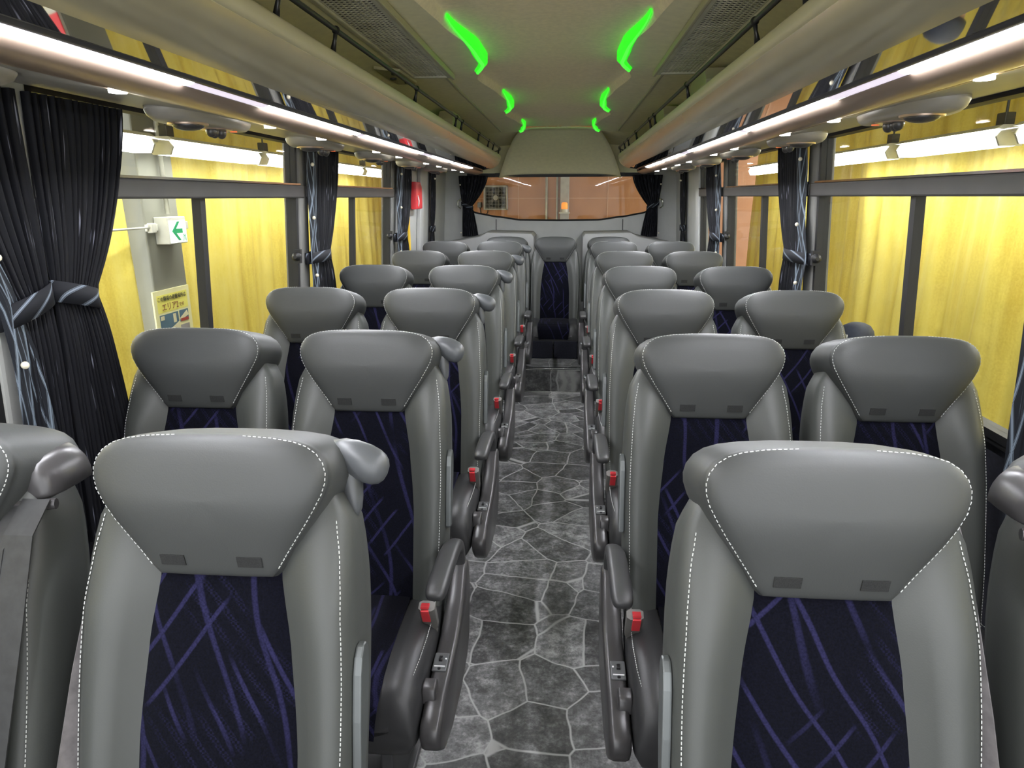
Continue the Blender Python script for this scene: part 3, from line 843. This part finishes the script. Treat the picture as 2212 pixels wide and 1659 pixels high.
    if kind == 'aisle':
        s = side
        def bk_():
            rings = []
            for (y, z), hw, hd_ in (((-.240, .372), .012, .010), ((-.272, .425), .013, .011), ((-.278, .437), .0185, .012), ((-.318, .513), .0195, .0135)):
                rings.append([(s * .194 + hw * a, y + hd_ * b * .88, z + hd_ * b * .47) for a, b in ((-1, -.6), (-1, .6), (-.6, 1), (.6, 1), (1, .6), (1, -.6), (.6, -1), (-.6, -1))])
            return MB().loft(rings)
        b_ = part('bkl%d' % s, bk_, 'belt_buckle', 'buckle_grey', root, smooth=True, angle=45)
        def btn():
            A, B = Vector((0, -.286, .452)), Vector((0, -.318, .513)); n = Vector((0, -.88, .47)) * -1
            n = Vector((0, -.885, -.465)); x0 = s * .194 - .0035 * s; A = A.lerp(B, .30)
            q = [(A, 1), (B, 1)]
            lo = [Vector((x0 - .0098, 0, 0)) + A + n * .009, Vector((x0 + .0098, 0, 0)) + A + n * .009, Vector((x0 + .0098, 0, 0)) + B + n * .009, Vector((x0 - .0098, 0, 0)) + B + n * .009]
            hi = [p + n * .0068 for p in lo]
            return MB().loft([[tuple(p) for p in lo], [tuple(p) for p in hi]], True, True).box(x0 - .0098, x0 + .0098, -.330, -.312, .511, .5175)
        part('btn%d' % s, btn, 'release_button', 'red', b_, bevel=.001)
        # hinge bracket low on the aisle flank of the backrest
        def brk():
            prof = [(.25, -.012), (.25, .010), (.34, .018), (.41, .020), (.435, .016), (.45, .006), (.452, -.006), (.44, -.016), (.41, -.02), (.34, -.02)]
            ra = [sp(s * .209, a, b) for a, b in prof]; rb = [sp(s * .222, a, b) for a, b in prof]
            return MB().loft([ra, rb], True, True)
        part('brk%d' % s, brk, 'hinge_bracket', 'metal_grey', root, bevel=.003)
    return root

def add_grip(root, s):
    def gr():
        m = MB()
        pth = [(.150, .012, 1.086, .020), (.170, .006, 1.087, .0235), (.188, .0, 1.085, .0255), (.204, -.004, 1.080, .0268), (.217, -.006, 1.074, .0262), (.227, -.007, 1.069, .0235), (.2345, -.0075, 1.066, .0185), (.239, -.0075, 1.064, .011), (.2405, -.0075, 1.0635, .002)]
        m.tube([(s * p[0], p[1] + .05, p[2] - .024) for p in pth], [p[3] for p in pth], 20, flat=(1, 1.12))
        m.tube([(s * .176, .058, 1.071), (s * .179, .052, 1.051), (s * .183, .044, 1.028), (s * .188, .036, 1.002), (s * .190, .032, .984), (s * .190, .030, .974), (s * .189, .030, .970)], [.020, .0205, .0175, .014, .0105, .006, .001], 16)
        return m
    part('grip%d' % s, gr, 'grip_handle', 'grip_plastic', root, smooth=True)
def strap(name, mat, root, pts, wd, axis=(1, 0, 0), th=.0022):
    pts = [(x, y + .05, z - .022) for x, y, z in pts]
    m = MB(); ax = Vector(axis).normalized(); rings = []
    pts = [Vector(p) for p in pts]
    for i, p in enumerate(pts):
        d = (pts[min(i + 1, len(pts) - 1)] - pts[max(i - 1, 0)]).normalized()
        n = d.cross(ax).normalized()
        w2 = wd[i] if isinstance(wd, (list, tuple)) else wd
        rings.append([tuple(p + ax * w2 * a + n * th * b) for a, b in ((-.5, -.5), (.5, -.5), (.5, .5), (-.5, .5))])
    return m.loft(rings).build(name, mat, root)
def belt_guide(root, s):
    """shoulder belt guide on the aisle shoulder with webbing hanging from it"""
    g = MB()
    g.loft([[(s * (.170 + .040 * q * math.cos(t)), y, 1.031 + (.058 * q * math.sin(t) if math.sin(t) > 0 else .010 * math.sin(t))) for t in [2 * PI * j / 24 for j in range(24)]] for y, q in ((-.060, .35), (-.057, .66), (-.048, .86), (-.03, .97), (0, 1.0), (.03, .95), (.045, .7))], True, True)
    g.tube([(s * .132, -.052, 1.052), (s * .130, -.062, 1.032), (s * .142, -.066, 1.018), (s * .18, -.066, 1.018), (s * .210, -.058, 1.018)], .0085, 8)
    g.v = [(x, y + .05, z - .022) for x, y, z in g.v]
    g.build('belt_guide', 'black_plastic', root, smooth=True, angle=45)
    strap('belt_webbing', 'webbing', root, [(s * .186, -.066, 1.028), (s * .184, -.110, .99), (s * .180, -.165, .85), (s * .170, -.235, .66), (s * .160, -.30, .45)], [.044, .046, .05, .05, .05])
    strap('belt_webbing', 'webbing', root, [(s * .158, -.070, 1.020), (s * .150, -.120, .97), (s * .138, -.182, .80), (s * .126, -.245, .62), (s * .120, -.30, .47)], [.026, .03, .034, .036, .036])
def wall_belt(root, s, pale=True):
    strap('belt_webbing', 'webbing_light', root, [(s * .200, .03, 1.03), (s * .206, -.03, .95), (s * .214, -.12, .78), (s * .222, -.20, .60), (s * .226, -.27, .44)], .046, (.5 * s, -.85, 0))

LABROW = ['nearest row', 'second row', 'third row', 'fourth row', 'fifth row', 'sixth row', 'last row']
SEATG = 'grey leather coach seats'
def place(root, x, row, label, rz=0):
    root.location = (x, YROW[row], 0); root.rotation_euler = (0, 0, rz)
    tag(root, label, 'seat', SEATG)
for r in range(7):
    base = 'normal' if r < 5 else ('fore' if r == 5 else 'high')
    extra_l = ' and shoulder grip' if r < 6 else ''
    a = make_seat('aisle' if r < 6 else 'window', 1, 0, base)
    if r < 6: add_grip(a, 1)
    if r == 0: wall_belt(a, -1)
    place(a, -XA, r, 'grey leather coach seat%s, left of the aisle in the %s' % (extra_l, LABROW[r]))
    a = make_seat('aisle' if r < 6 else 'window', -1, 0, base)
    if r == 0: wall_belt(a, 1)
    place(a, XA, r, 'grey leather coach seat, right of the aisle in the %s' % LABROW[r])
    if r < 6:
        xw = .916 if r == 0 else (XW if r < 4 else XW2)
        a = make_seat('window', 1, 0, base)
        if r == 0: belt_guide(a, 1)
        place(a, -xw, r, 'grey leather coach seat beside the left windows, %s' % LABROW[r])
        a = make_seat('window', -1, 0, base)
        if r == 0: belt_guide(a, -1)
        place(a, xw, r, 'grey leather coach seat beside the right windows, %s' % LABROW[r])
a = make_seat('centre', 1, 0, 'centre')
place(a, -.018, 6, 'single grey leather coach seat facing the aisle at the rear centre')

# ================================================================== CURTAINS IN THE BUS
def pleated(root, sx, top, tie, bot, zt, ztie, zb, pleats, amp, mat, name='cloth', x0=1.088, axis='x', ph=0.0):
    """top / tie / bot are (start, end) along the wall"""
    def fn(u, v):
        z = zt + (zb - zt) * v
        if z > ztie:
            t = (zt - z) / (zt - ztie); e = t ** 1.6
            a = top[0] + (tie[0] - top[0]) * e; b = top[1] + (tie[1] - top[1]) * e
        else:
            t = (ztie - z) / (ztie - zb); e = t ** .75
            a = tie[0] + (bot[0] - tie[0]) * e; b = tie[1] + (bot[1] - tie[1]) * e
        near = math.exp(-((z - ztie) / .07) ** 2)
        am = amp * (1 - .5 * near)
        d = am * math.sin(2 * PI * pleats * u + ph + .6 * math.sin(5 * v + 9 * u)) + am * .35 * math.sin(2 * PI * pleats * 2.3 * u + 1.7 + 3 * v)
        y = a + (b - a) * (u + .012 * math.sin(2 * PI * pleats * u * 1.0 + 1.1))
        if axis == 'x': return (sx * (x0 + (1.45 - z) * .05 + d), y, z)
        return (y, x0 + d, z)
    return MB().grid(fn, int(pleats * 10), 40, uv=True).build(name, mat, root, smooth=True)
def tie_band(root, sx, a, b, z, tilt=.0, x0=1.088, dx=.024, axis='x', h=.05):
    m = MB(); rings = []
    n = 36
    for i in range(n + 1):
        t = 2 * PI * i / n; c = (a + b) / 2; hw = (b - a) / 2 + .006
        y = c + hw * math.cos(t); d = dx * math.sin(t)
        zz = z + tilt * math.cos(t)
        for q in (0,):
            pass
        if axis == 'x': rings.append([(sx * (x0 + (1.45 - zz) * .05 + d), y, zz - h / 2), (sx * (x0 + (1.45 - zz) * .05 + d), y, zz + h / 2)])
        else: rings.append([(y, x0 + d, zz - h / 2), (y, x0 + d, zz + h / 2)])
    o = MB().grid(lambda u, v: rings[round(u * n)][round(v)], n, 1, uv=True)
    return o.build('tie_band', 'drape_band', root, smooth=True, solid=.003)
def flap(root, sx, pts, x0=1.075, name='front_hem'):
    """flat patterned leading edge: pts = [(z, y0, y1), ...] from the top"""
    zs = [p[0] for p in pts]
    def fn(u, v):
        z = zs[0] + (zs[-1] - zs[0]) * v
        a = lerp([(-p[0], p[1]) for p in pts], -z); b = lerp([(-p[0], p[2]) for p in pts], -z)
        return (sx * (x0 + (1.45 - z) * .05 + .006 * math.sin(u * 5 + v * 7)), a + (b - a) * u, z)
    return MB().grid(fn, 12, 40, uv=True).build(name, 'drape_flap', root, smooth=True)
def button(root, sx, y, z, x0=1.062, r=.0085):
    MB().sphere((sx * (x0 + (1.45 - z) * .05), y, z), r, 10, 6).build('snap_button', 'pearl', root, smooth=True)

CG = 'black window curtains'
def side_curtain(sx, label, top, tie, bot, pleats, hem=None, ztie=1.20, zb=.66, tilt=.0, buttons=(), amp=.009, zt=1.668):
    root = empty('window_curtain', (0, 0, 0), label, 'curtain', CG)
    K = 1.035
    top, tie, bot = [tuple(q * K for q in p) for p in (top, tie, bot)]
    if hem: hem = [(p[0], p[1] * K, p[2] * K) for p in hem]
    buttons = [(y * K, z) for y, z in buttons]
    pleated(root, sx, top, tie, bot, zt, ztie, zb, pleats, amp, 'drape')
    if hem: flap(root, sx, hem)
    lo = min([tie[0]] + ([hem[len(hem) // 2][1]] if hem else [])); hi = max([tie[1]] + ([hem[len(hem) // 2][2]] if hem else []))
    tie_band(root, sx, lo, hi, ztie, tilt)
    for y, z in buttons: button(root, sx, y, z)
    return root
# left side
side_curtain(-1, 'black pleated curtain at the left edge of the photo, patterned hem with pearl buttons', (1.13, 1.40), (1.31, 1.425), (1.33, 1.44), 9,
             [(1.668, 1.10, 1.16), (1.40, 1.20, 1.27), (1.225, 1.27, 1.33), (1.10, 1.28, 1.36), (.9, 1.28, 1.38), (.68, 1.30, 1.40)], 1.225, .64, .02, ((1.27, 1.335), (1.30, 1.105)))
side_curtain(-1, 'black pleated curtain tied back beside the exit sign window on the left', (1.42, 1.745), (1.44, 1.575), (1.45, 1.70), 14, None, 1.225, .60, -.02)
side_curtain(-1, 'black curtain tied on the left second pillar, hem with snap buttons', (3.10, 3.42), (3.10, 3.28), (3.08, 3.38), 10,
             [(1.66, 2.98, 3.09), (1.40, 2.99, 3.10), (1.19, 2.98, 3.09), (1.05, 3.00, 3.08), (.92, 3.0, 3.09)], 1.18, .92, 0, ((3.01, 1.59), (3.01, 1.36), (3.03, 1.10)))
side_curtain(-1, 'black curtain tied on the left third pillar, before the red cover', (4.78, 5.06), (4.78, 4.93), (4.76, 5.04), 9,
             [(1.66, 4.60, 4.78), (1.40, 4.60, 4.76), (1.19, 4.58, 4.74), (1.05, 4.60, 4.74), (.92, 4.6, 4.76)], 1.18, .92, 0, ((4.66, 1.60), (4.66, 1.38), (4.66, 1.08)))
side_curtain(-1, 'narrow black curtain at the left rear corner behind the red cover', (5.84, 6.0), (5.86, 5.97), (5.82, 6.0), 5, None, 1.18, .92, 0, ((5.86, 1.60),))
# right side
side_curtain(1, 'black patterned curtain at the right edge of the photo', (1.22, 1.46), (1.42, 1.50), (1.40, 1.50), 5,
             [(1.668, 1.38, 1.50), (1.40, 1.40, 1.51), (1.21, 1.44, 1.55), (1.0, 1.43, 1.54), (.8, 1.42, 1.53), (.62, 1.40, 1.51)], 1.21, .62, .0)
side_curtain(1, 'black curtain tied on the right second pillar, hem with snap buttons', (3.12, 3.42), (3.08, 3.27), (3.08, 3.34), 10,
             [(1.66, 3.00, 3.12), (1.40, 2.99, 3.11), (1.19, 2.92, 3.07), (1.05, 2.97, 3.07), (.92, 2.97, 3.09)], 1.19, .92, .0, ((3.04, 1.60), (3.04, 1.33), (3.02, 1.08)))
side_curtain(1, 'black curtain tied on the right third pillar, hem with snap buttons', (4.80, 5.12), (4.74, 4.95), (4.76, 5.06), 9,
             [(1.66, 4.62, 4.80), (1.40, 4.60, 4.78), (1.19, 4.56, 4.72), (1.05, 4.58, 4.72), (.92, 4.6, 4.76)], 1.18, .92, 0, ((4.68, 1.58), (4.66, 1.36), (4.64, 1.08)))
side_curtain(1, 'narrow black curtain at the right rear corner', (6.05, 6.25), (6.06, 6.2), (6.02, 6.22), 5, None, 1.18, .92, 0, ((6.1, 1.58),))
# rear window
for sx, side in ((-1, 'left'), (1, 'right')):
    root = empty('window_curtain', (0, 0, 0), 'black curtain tied back at the %s of the rear window' % side, 'curtain', CG)
    pleated(root, 1, (sx * .975, sx * .69), (sx * .94, sx * .845), (sx * .945, sx * .79), 1.645, 1.36, 1.075, 8, .012, 'drape', x0=6.86, axis='y')
    tie_band(root, 1, min(sx * .945, sx * .84), max(sx * .945, sx * .84), 1.365, sx * .02, 6.86, .03, 'y', .035)
    for z in (1.56, 1.11): MB().sphere((sx * .955, 6.835, z), .008, 8, 6).build('snap_button', 'pearl', root, smooth=True)
    MB().tube([(sx * .955, 6.87, 1.43), (sx * .985, 6.85, 1.41), (sx * .985, 6.85, 1.36), (sx * .96, 6.87, 1.34)], .006, 6).build('tie_hook', 'chrome', root, smooth=True)

# red handle cover at the emergency door, yellow marker strip
rc = empty('emergency_handle_cover', (-1.085, 5.40, 1.36), 'red plastic emergency handle cover on the left rear wall', 'cover')
MB().prism([(-.10, 0), (.10, 0), (.11, .03), (.11, .165), (.06, .20), (-.10, .20)], 'x', -.02, .028, .008).build('cover_body', 'red', rc, smooth=True, angle=40)
MB().tube([(.03, -.06, .02), (.036, -.06, .06), (.03, -.06, .10)], .005, 6).build('pull_tab', 'white', rc, smooth=True)
o = MB().box(-1.127, -1.112, 5.24, 5.28, 1.02, 1.33).build('marker_strip', 'yellow_tape'); tag(o, 'thin yellow marker strip on the left wall under the red cover', 'marker')

# ================================================================== GARAGE OUTSIDE
GZ = -.95
GY, GS = 13.6, 1.37       # brown wall; size of what hangs on it
o = MB().box(-4.2, 4.2, -4, 14, GZ - .05, GZ).build('ground', 'ground'); struct(o, 'concrete garage floor outside the bus')
o = MB().box(-4.2, 4.2, -1.5, 14, 3.0, 3.05).build('garage_ceiling', 'garage_roof'); struct(o, 'garage ceiling above the bus')
o = MB().box(-4.2, 4.2, GY, GY + .06, GZ, 3.0).build('wall_garage', 'brown'); struct(o, 'brown panelled garage wall seen through the rear window')
sm = MB()
for x in (-3.2, -1.72, -.85, .85, 1.72, 3.2): sm.box(x - .006, x + .006, GY - .008, GY, GZ, 3.0)
sm.box(-4, 4, GY - .006, GY, 1.412, 1.423)
sm.build('trim_3', 'brown_seam')['kind'] = 'structure'
o = MB().box(-.05, .118, GY - .14, GY - .01, GZ, 3.0).build('steel_post', 'steel_grey', bevel=.008); tag(o, 'grey steel post behind the amber beacon, seen through the rear window', 'post')
for x, r, lab in ((-.31, .024, 'left'), (-.11, .019, 'right')):
    o = MB().tube([(x, GY - .04, GZ), (x, GY - .04, 3.0)], r, 10).build('conduit_pipe', 'conduit', smooth=True)
    tag(o, 'tan vertical conduit on the brown wall, %s of the two beside the post' % lab, 'pipe', 'conduits on the brown wall')
b_ = empty('beacon_lamp', (.034, GY - .222, 1.18), 'amber warning beacon on a bracket in front of the grey steel post', 'beacon')
b_.scale = (GS, GS, GS)
MB().box(-.075, .075, -.07, .06, -.03, -.012).build('bracket', 'sign_white', b_, bevel=.004)
MB().tube([(0, 0, -.012), (0, 0, .03)], .048, 16).build('base', 'sign_white', b_, smooth=True, angle=40)
MB().tube([(0, 0, .03), (0, 0, .10), (0, 0, .118), (0, 0, .122)], [.043, .043, .03, .004], 16).build('dome', 'beacon', b_, smooth=True)
# fan
fn_ = empty('exhaust_fan', (-1.275, GY - .09, 1.43), 'square wall exhaust fan with wire grille on the brown wall', 'fan')
fn_.scale = (GS, GS, GS)
fr = MB().box(-.165, -.145, -.06, .06, -.165, .165).box(.145, .165, -.06, .06, -.165, .165).box(-.165, .165, -.06, .06, .145, .165).box(-.165, .165, -.06, .06, -.165, -.145)
fr.build('frame', 'steel_grey', fn_, bevel=.006)
MB().box(-.15, .15, .03, .05, -.15, .15).build('backing', 'dark_steel', fn_)
MB().disc((0, .02, 0), .135, 'y', .012, 32).build('opening', 'vent_dark', fn_)
for k in range(5):
    t0 = 2 * PI * k / 5
    pl = [(.03 * math.cos(t0 - .3), .03 * math.sin(t0 - .3)), (.12 * math.cos(t0 - .30), .12 * math.sin(t0 - .30)), (.128 * math.cos(t0), .128 * math.sin(t0)), (.12 * math.cos(t0 + .35), .12 * math.sin(t0 + .35)), (.03 * math.cos(t0 + .3), .03 * math.sin(t0 + .3))]
    MB().prism(pl, 'y', -.006, .002, 0).build('blade', 'dark_steel', fn_)
MB().disc((0, -.02, 0), .034, 'y', .04, 20).build('hub', 'steel_grey', fn_, smooth=True, angle=40)
gr = MB()
for i in range(-3, 4):
    gr.tube([(i * .044, -.055, -.15), (i * .044, -.055, .15)], .0016, 5); gr.tube([(-.15, -.055, i * .044), (.15, -.055, i * .044)], .0016, 5)
gr.build('grille', 'steel_grey', fn_)
MB().tube([(-.10, -.05, -.13), (-.11, -.05, -.20), (-.16, -.03, -.25), (-.21, -.02, -.20), (-.225, -.01, -.12)], .007, 6).build('power_cord', 'ink', fn_, smooth=True)
MB().box(-.255, -.20, -.03, .06, -.13, -.06).build('socket_box', 'dark_steel', fn_, bevel=.005)

# column with poster, sign, pipes
o = MB().box(-3.34, -3.0, 4.94, 5.40, GZ, 3.0).build('garage_column', 'column', bevel=.012); struct(o, 'grey painted concrete column outside the left window')
def cpipe(x, y, label, r=.017, z0=GZ, z1=2.99):
    p = empty('conduit_pipe', (x, y, 0), label, 'pipe', 'conduits on the grey column')
    MB().tube([(0, 0, z0), (0, 0, z1)], r, 12).build('pipe', 'conduit', p, smooth=True)
    for z in (.52, 1.62): MB().box(-.05, .05, -.004, .012, z - .012, z + .012).tube([(0, 0, z - .012), (0, 0, z + .012)], r + .004, 12).build('clamp', 'fixture', p)
cpipe(-3.225, 4.918, 'vertical conduit clamped to the front face of the grey column')
p = empty('conduit_pipe', (-2.965, 5.19, 0), 'short vertical conduit running down into the exit sign', 'pipe', 'conduits on the grey column')
MB().tube([(0, 0, 1.33), (0, 0, 2.99)], .017, 12).build('pipe', 'conduit', p, smooth=True)
sg = empty('exit_sign', (-2.945, 5.17, 1.21), 'white exit sign box with green arrow on the grey column', 'sign')
MB().box(-.055, .055, -.125, .125, -.10, .10).build('case', 'sign_white', sg, bevel=.006)
MB().box(.055, .058, -.115, .115, -.092, .070).build('face', 'sign_face', sg)
ar = MB()
ar.prism([(-.085, -.005), (-.005, .065), (.030, .065), (-.028, .012), (.06, .012), (.06, -.022), (-.028, -.022), (.030, -.075), (-.005, -.075)], 'x', .058, .060, 0)
ar.build('arrow', 'sign_green', sg)
pm = MB().box(.058, .060, .062, .066, -.085, -.03).box(.058, .060, .062, .100, -.034, -.03).box(.058, .060, .096, .100, -.085, -.03).disc((.059, .081, -.045), .006, 'x', .002, 10).box(.058, .060, .077, .085, -.075, -.052)
pm.build('pictogram', 'sign_green', sg)
hr = empty('rod_holder', (-2.97, 5.17, 1.24), 'pale horizontal rod and bracket behind the exit sign', 'bracket')
MB().box(-.02, .0, -.26, .26, -.028, .022).build('bracket', 'fixture', hr, bevel=.003)
MB().tube([(.01, -.20, 0), (.01, -1.0, .0)], .008, 8).build('rod', 'sign_white', hr, smooth=True)
MB().box(-.01, .03, -.25, -.19, -.04, .03).box(-.01, .03, .20, .25, -.03, .03).build('clamp', 'sign_white', hr, bevel=.006)
po = empty('evacuation_poster', (-2.985, 5.135, .555), 'yellow evacuation area poster with photos on the grey column', 'poster')
def R90(y, z, x=.004): return Matrix.Translation((x, y, z)) @ Matrix(((0, 0, 1, 0), (1, 0, 0, 0), (0, 1, 0, 0), (0, 0, 0, 1)))
MB().box(-.012, 0, -.25, .25, -.25, .215).build('sheet', 'poster_edge', po)
MB().box(0, .001, -.21, .21, .045, .18).build('title_box', 'poster', po)
MB().box(0, .001, -.20, .055, -.20, .03).box(0, .001, .07, .20, -.06, .03).build('photo_background', 'photo_sky', po)
MB().box(.001, .002, -.02, .02, -.05, .02).prism([(-.2, -.13), (.055, -.05), (.055, -.13)], 'x', .001, .002, 0).prism([(.07, -.03), (.18, .02), (.20, -.02), (.08, -.05)], 'x', .001, .002, 0).box(0.001, .002, -.19, -.14, -.01, .022).build('photo_building', 'photo_wall', po)
MB().box(.002, .003, -.19, .05, -.20, -.12).build('photo_trees', 'photo_orange', po)
MB().box(.002, .003, -.18, -.12, -.125, -.10).box(.002, .003, .08, .19, -.058, -.035).build('photo_banner', 'photo_red', po)
MB().box(0, .001, .07, .20, -.20, -.085).build('photo_grey', 'steel_grey', po)
text_mesh('この職場の避難場所は', .040, 'poster_heading', 'ink', po, R90(-.01, .135))
text_mesh('エリア2', .066, 'poster_title', 'ink_brown', po, R90(-.045, .062))
text_mesh('です', .036, 'poster_title_end', 'ink_brown', po, R90(.115, .066))
al = empty('alarm_panel', (-3.115, 4.925, .32), 'cream fire alarm panel with a red dome lamp on the column', 'alarm')
MB().box(-.05, .11, -.04, .01, -.42, .10).build('case', 'sign_white', al, bevel=.006)
MB().tube([(.015, -.04, .03), (.015, -.055, .03), (.015, -.075, .03), (.015, -.08, .03)], [.05, .045, .03, .004], 18).build('dome_lamp', 'photo_red', al, smooth=True)
sl = MB()
for i in range(8): sl.box(-.03 + i * .018, -.024 + i * .018, -.043, -.04, -.16, -.08)
sl.build('slots', 'ink', al); MB().box(-.02, .12, -.05, -.04, -.34, -.20).build('red_cover', 'red', al, bevel=.004)

# yellow tarpaulin curtains
def tarp(name, x, ya, yb, label, seed, tug=False):
    rnd = random.Random(seed); ph = [rnd.uniform(0, 6.28) for _ in range(8)]
    L = yb - ya
    def fn(u, v):
        y = ya + L * u; z = GZ + .04 + (2.95 - GZ) * v
        d = .035 * math.sin(y * 5.3 + ph[0] + .5 * math.sin(y * 1.7 + ph[1])) + .018 * math.sin(y * 13.1 + ph[2] + .3 * z) + .012 * math.sin(y * 23 + ph[3] + .5 * math.sin(z * 2 + y))
        d += .02 * math.sin(z * 1.3 + y * .9 + ph[4])
        if tug:
            d += .05 * math.exp(-((y - 3.6) / .25) ** 2) * math.sin((z * 3 + (y - 3.6) * 9)) * math.exp(-((z - 1.0) / .7) ** 2)
            d += .03 * math.exp(-((y - 4.1) / .06) ** 2) + .03 * math.exp(-((y - 4.5) / .05) ** 2)
        return (x + d, y, z)
    o = MB().grid(fn, int(L * 45), 40).build(name, 'yellow', smooth=True, solid=.004)
    return tag(o, label, 'curtain', 'yellow garage curtains')
tarp('garage_curtain', -3.10, -2.0, 4.80, 'yellow tarpaulin curtain outside the left windows, nearer side of the column', 3)
tarp('garage_curtain', -3.16, 5.42, 13.5, 'yellow tarpaulin curtain outside the left windows, beyond the grey column', 5)
tarp('garage_curtain', 3.10, -2.0, 11.9, 'long yellow tarpaulin curtain outside the right windows', 9, True)

# fluorescent fixtures hanging along both sides
def lamp(x, ya, yb, label, z=1.785):
    yc = (ya + yb) / 2; L = (yb - ya) / 2
    t = empty('fluorescent_lamp', (x, yc, z), label, 'lamp', 'fluorescent lamps outside the windows')
    sx = 1 if x > 0 else -1
    MB().prism([(-.06, -.052), (.06, -.052), (.085, .0), (.055, .040), (-.055, .040), (-.085, .0)], 'y', -L, L, .01).build('diffuser', 'tube', t, bevel=.004)
    MB().prism([(-.10, .042), (.10, .042), (.06, .066), (-.06, .066)], 'y', -L - .02, L + .02, 0).box(sx * .094, sx * .10, -L, L, -.035, .044).build('housing_with_baffle', 'fixture', t)  # outer side plate added to keep direct light off the upper tarp
    for s in (-1, 1):
        MB().prism([(-.062, -.054), (.062, -.054), (.088, .0), (.06, .044), (-.06, .044), (-.088, .0)], 'y', s * L, s * (L + .018), 0).build('end_cap', 'fixture', t)
    MB().box(-.022, .022, L + .018, L + .16, .022, .046).build('coupling', 'fixture', t)
    MB().box(-.03, .03, -L + .03, -L + .12, .062, .14).build('hanger_clamp', 'dark_steel', t, bevel=.005)
    MB().tube([(0, -L + .075, .13), (0, -L + .075, 1.205)], .008, 8).build('hanger_rod', 'dark_steel', t)
ORD = ['first', 'second', 'third', 'fourth', 'fifth']
for i, (a, b) in enumerate(((3.10, 4.50), (4.74, 6.12), (6.30, 7.76), (7.95, 9.28))):
    lamp(-2.68, a, b, 'white fluorescent lamp outside the left windows, %s counting away from us' % ORD[i])
lamp(-2.68, 9.46, 10.75, 'white fluorescent lamp outside the left windows, farthest')
for i, (a, b) in enumerate(((2.86, 4.32), (4.52, 5.78), (5.99, 7.40), (8.84, 10.25))):
    lamp(2.68, a, b, 'white fluorescent lamp outside the right windows, %s counting away from us' % ORD[i])
lamp(-2.68, 1.45, 2.88, 'white fluorescent lamp hidden behind the tied left curtains')
lamp(2.68, 1.22, 2.64, 'white fluorescent lamp outside the near right window')

# person with cap standing outside the right window
pr = empty('person', (1.95, 4.47, GZ), 'person in a navy cap and mask standing outside the right window', 'person')
def person():
    # joints of one continuous body grown with a skin modifier
    J = {'pel': (0, 0, .84), 'wst': (0, 0, .98), 'chs': (0, -.01, 1.18), 'nek': (0, -.01, 1.31), 'hdb': (0, -.02, 1.38), 'hed': (0, -.035, 1.47), 'hdt': (0, -.03, 1.54),
         'shl': (.16, 0, 1.26), 'ell': (.22, .03, 1.0), 'wrl': (.21, -.05, .78), 'hal': (.205, -.07, .70),
         'shr': (-.16, 0, 1.26), 'elr': (-.22, .03, 1.0), 'wrr': (-.21, -.05, .78), 'har': (-.205, -.07, .70),
         'hil': (.09, 0, .80), 'knl': (.10, -.01, .45), 'anl': (.10, .02, .08), 'tol': (.11, -.13, .04),
         'hir': (-.09, 0, .80), 'knr': (-.10, -.01, .45), 'anr': (-.10, .02, .08), 'tor': (-.11, -.13, .04)}
    R = {'pel': .13, 'wst': .12, 'chs': .145, 'nek': .055, 'hdb': .065, 'hed': .088, 'hdt': .06, 'shl': .07, 'ell': .045, 'wrl': .03, 'hal': .035, 'shr': .07, 'elr': .045, 'wrr': .03, 'har': .035,
         'hil': .095, 'knl': .06, 'anl': .042, 'tol': .04, 'hir': .095, 'knr': .06, 'anr': .042, 'tor': .04}
    E = [('pel', 'wst'), ('wst', 'chs'), ('chs', 'nek'), ('nek', 'hdb'), ('hdb', 'hed'), ('hed', 'hdt'), ('chs', 'shl'), ('shl', 'ell'), ('ell', 'wrl'), ('wrl', 'hal'), ('chs', 'shr'), ('shr', 'elr'), ('elr', 'wrr'), ('wrr', 'har'),
         ('pel', 'hil'), ('hil', 'knl'), ('knl', 'anl'), ('anl', 'tol'), ('pel', 'hir'), ('hir', 'knr'), ('knr', 'anr'), ('anr', 'tor')]
    ks = list(J); me = bpy.data.meshes.new('body')
    me.from_pydata([J[k] for k in ks], [(ks.index(a), ks.index(b)) for a, b in E], [])
    o = bpy.data.objects.new('body', me); COL.objects.link(o); o.parent = pr
    me.materials.append(M['jacket'])
    o.modifiers.new('skin', 'SKIN')
    if not me.skin_vertices: me.skin_vertices.new()
    sv = me.skin_vertices[0].data
    for i, k in enumerate(ks): sv[i].radius = (R[k], R[k]); sv[i].use_root = (k == 'pel')
    s2 = o.modifiers.new('sub', 'SUBSURF'); s2.levels = 2; s2.render_levels = 2
person()
MB().sphere((0, -.04, 1.475), .098, 20, 14, (.88, 1.0, 1.15)).build('face', 'skin', pr, smooth=True)
MB().sphere((0, -.075, 1.43), .075, 16, 10, (.9, .95, .85)).build('mask', 'mask', pr, smooth=True)
cp = MB()
cp.loft([[(.103 * sc * math.cos(t), -.035 + .115 * sc * math.sin(t), z) for t in [2 * PI * j / 28 for j in range(28)]] for z, sc in ((1.505, 1.0), (1.54, 1.0), (1.575, .92), (1.605, .72), (1.622, .40), (1.628, .05))], True, True)
cp = cp.build('cap', 'cap', pr, smooth=True)
MB().loft([[(.075 * math.cos(t) * q, -.10 - .115 * math.sin(t) * q, 1.515 + dz - .02 * math.sin(t)) for t in [PI * j / 14 for j in range(15)]] for q, dz in ((1.0, 0), (1.0, .008))], True, True).build('cap_peak', 'cap', cp, smooth=True)
MB().box(-.025, .025, -.152, -.145, 1.54, 1.56).build('cap_badge', 'white', cp)
pr.rotation_euler = (0, 0, math.radians(-60))
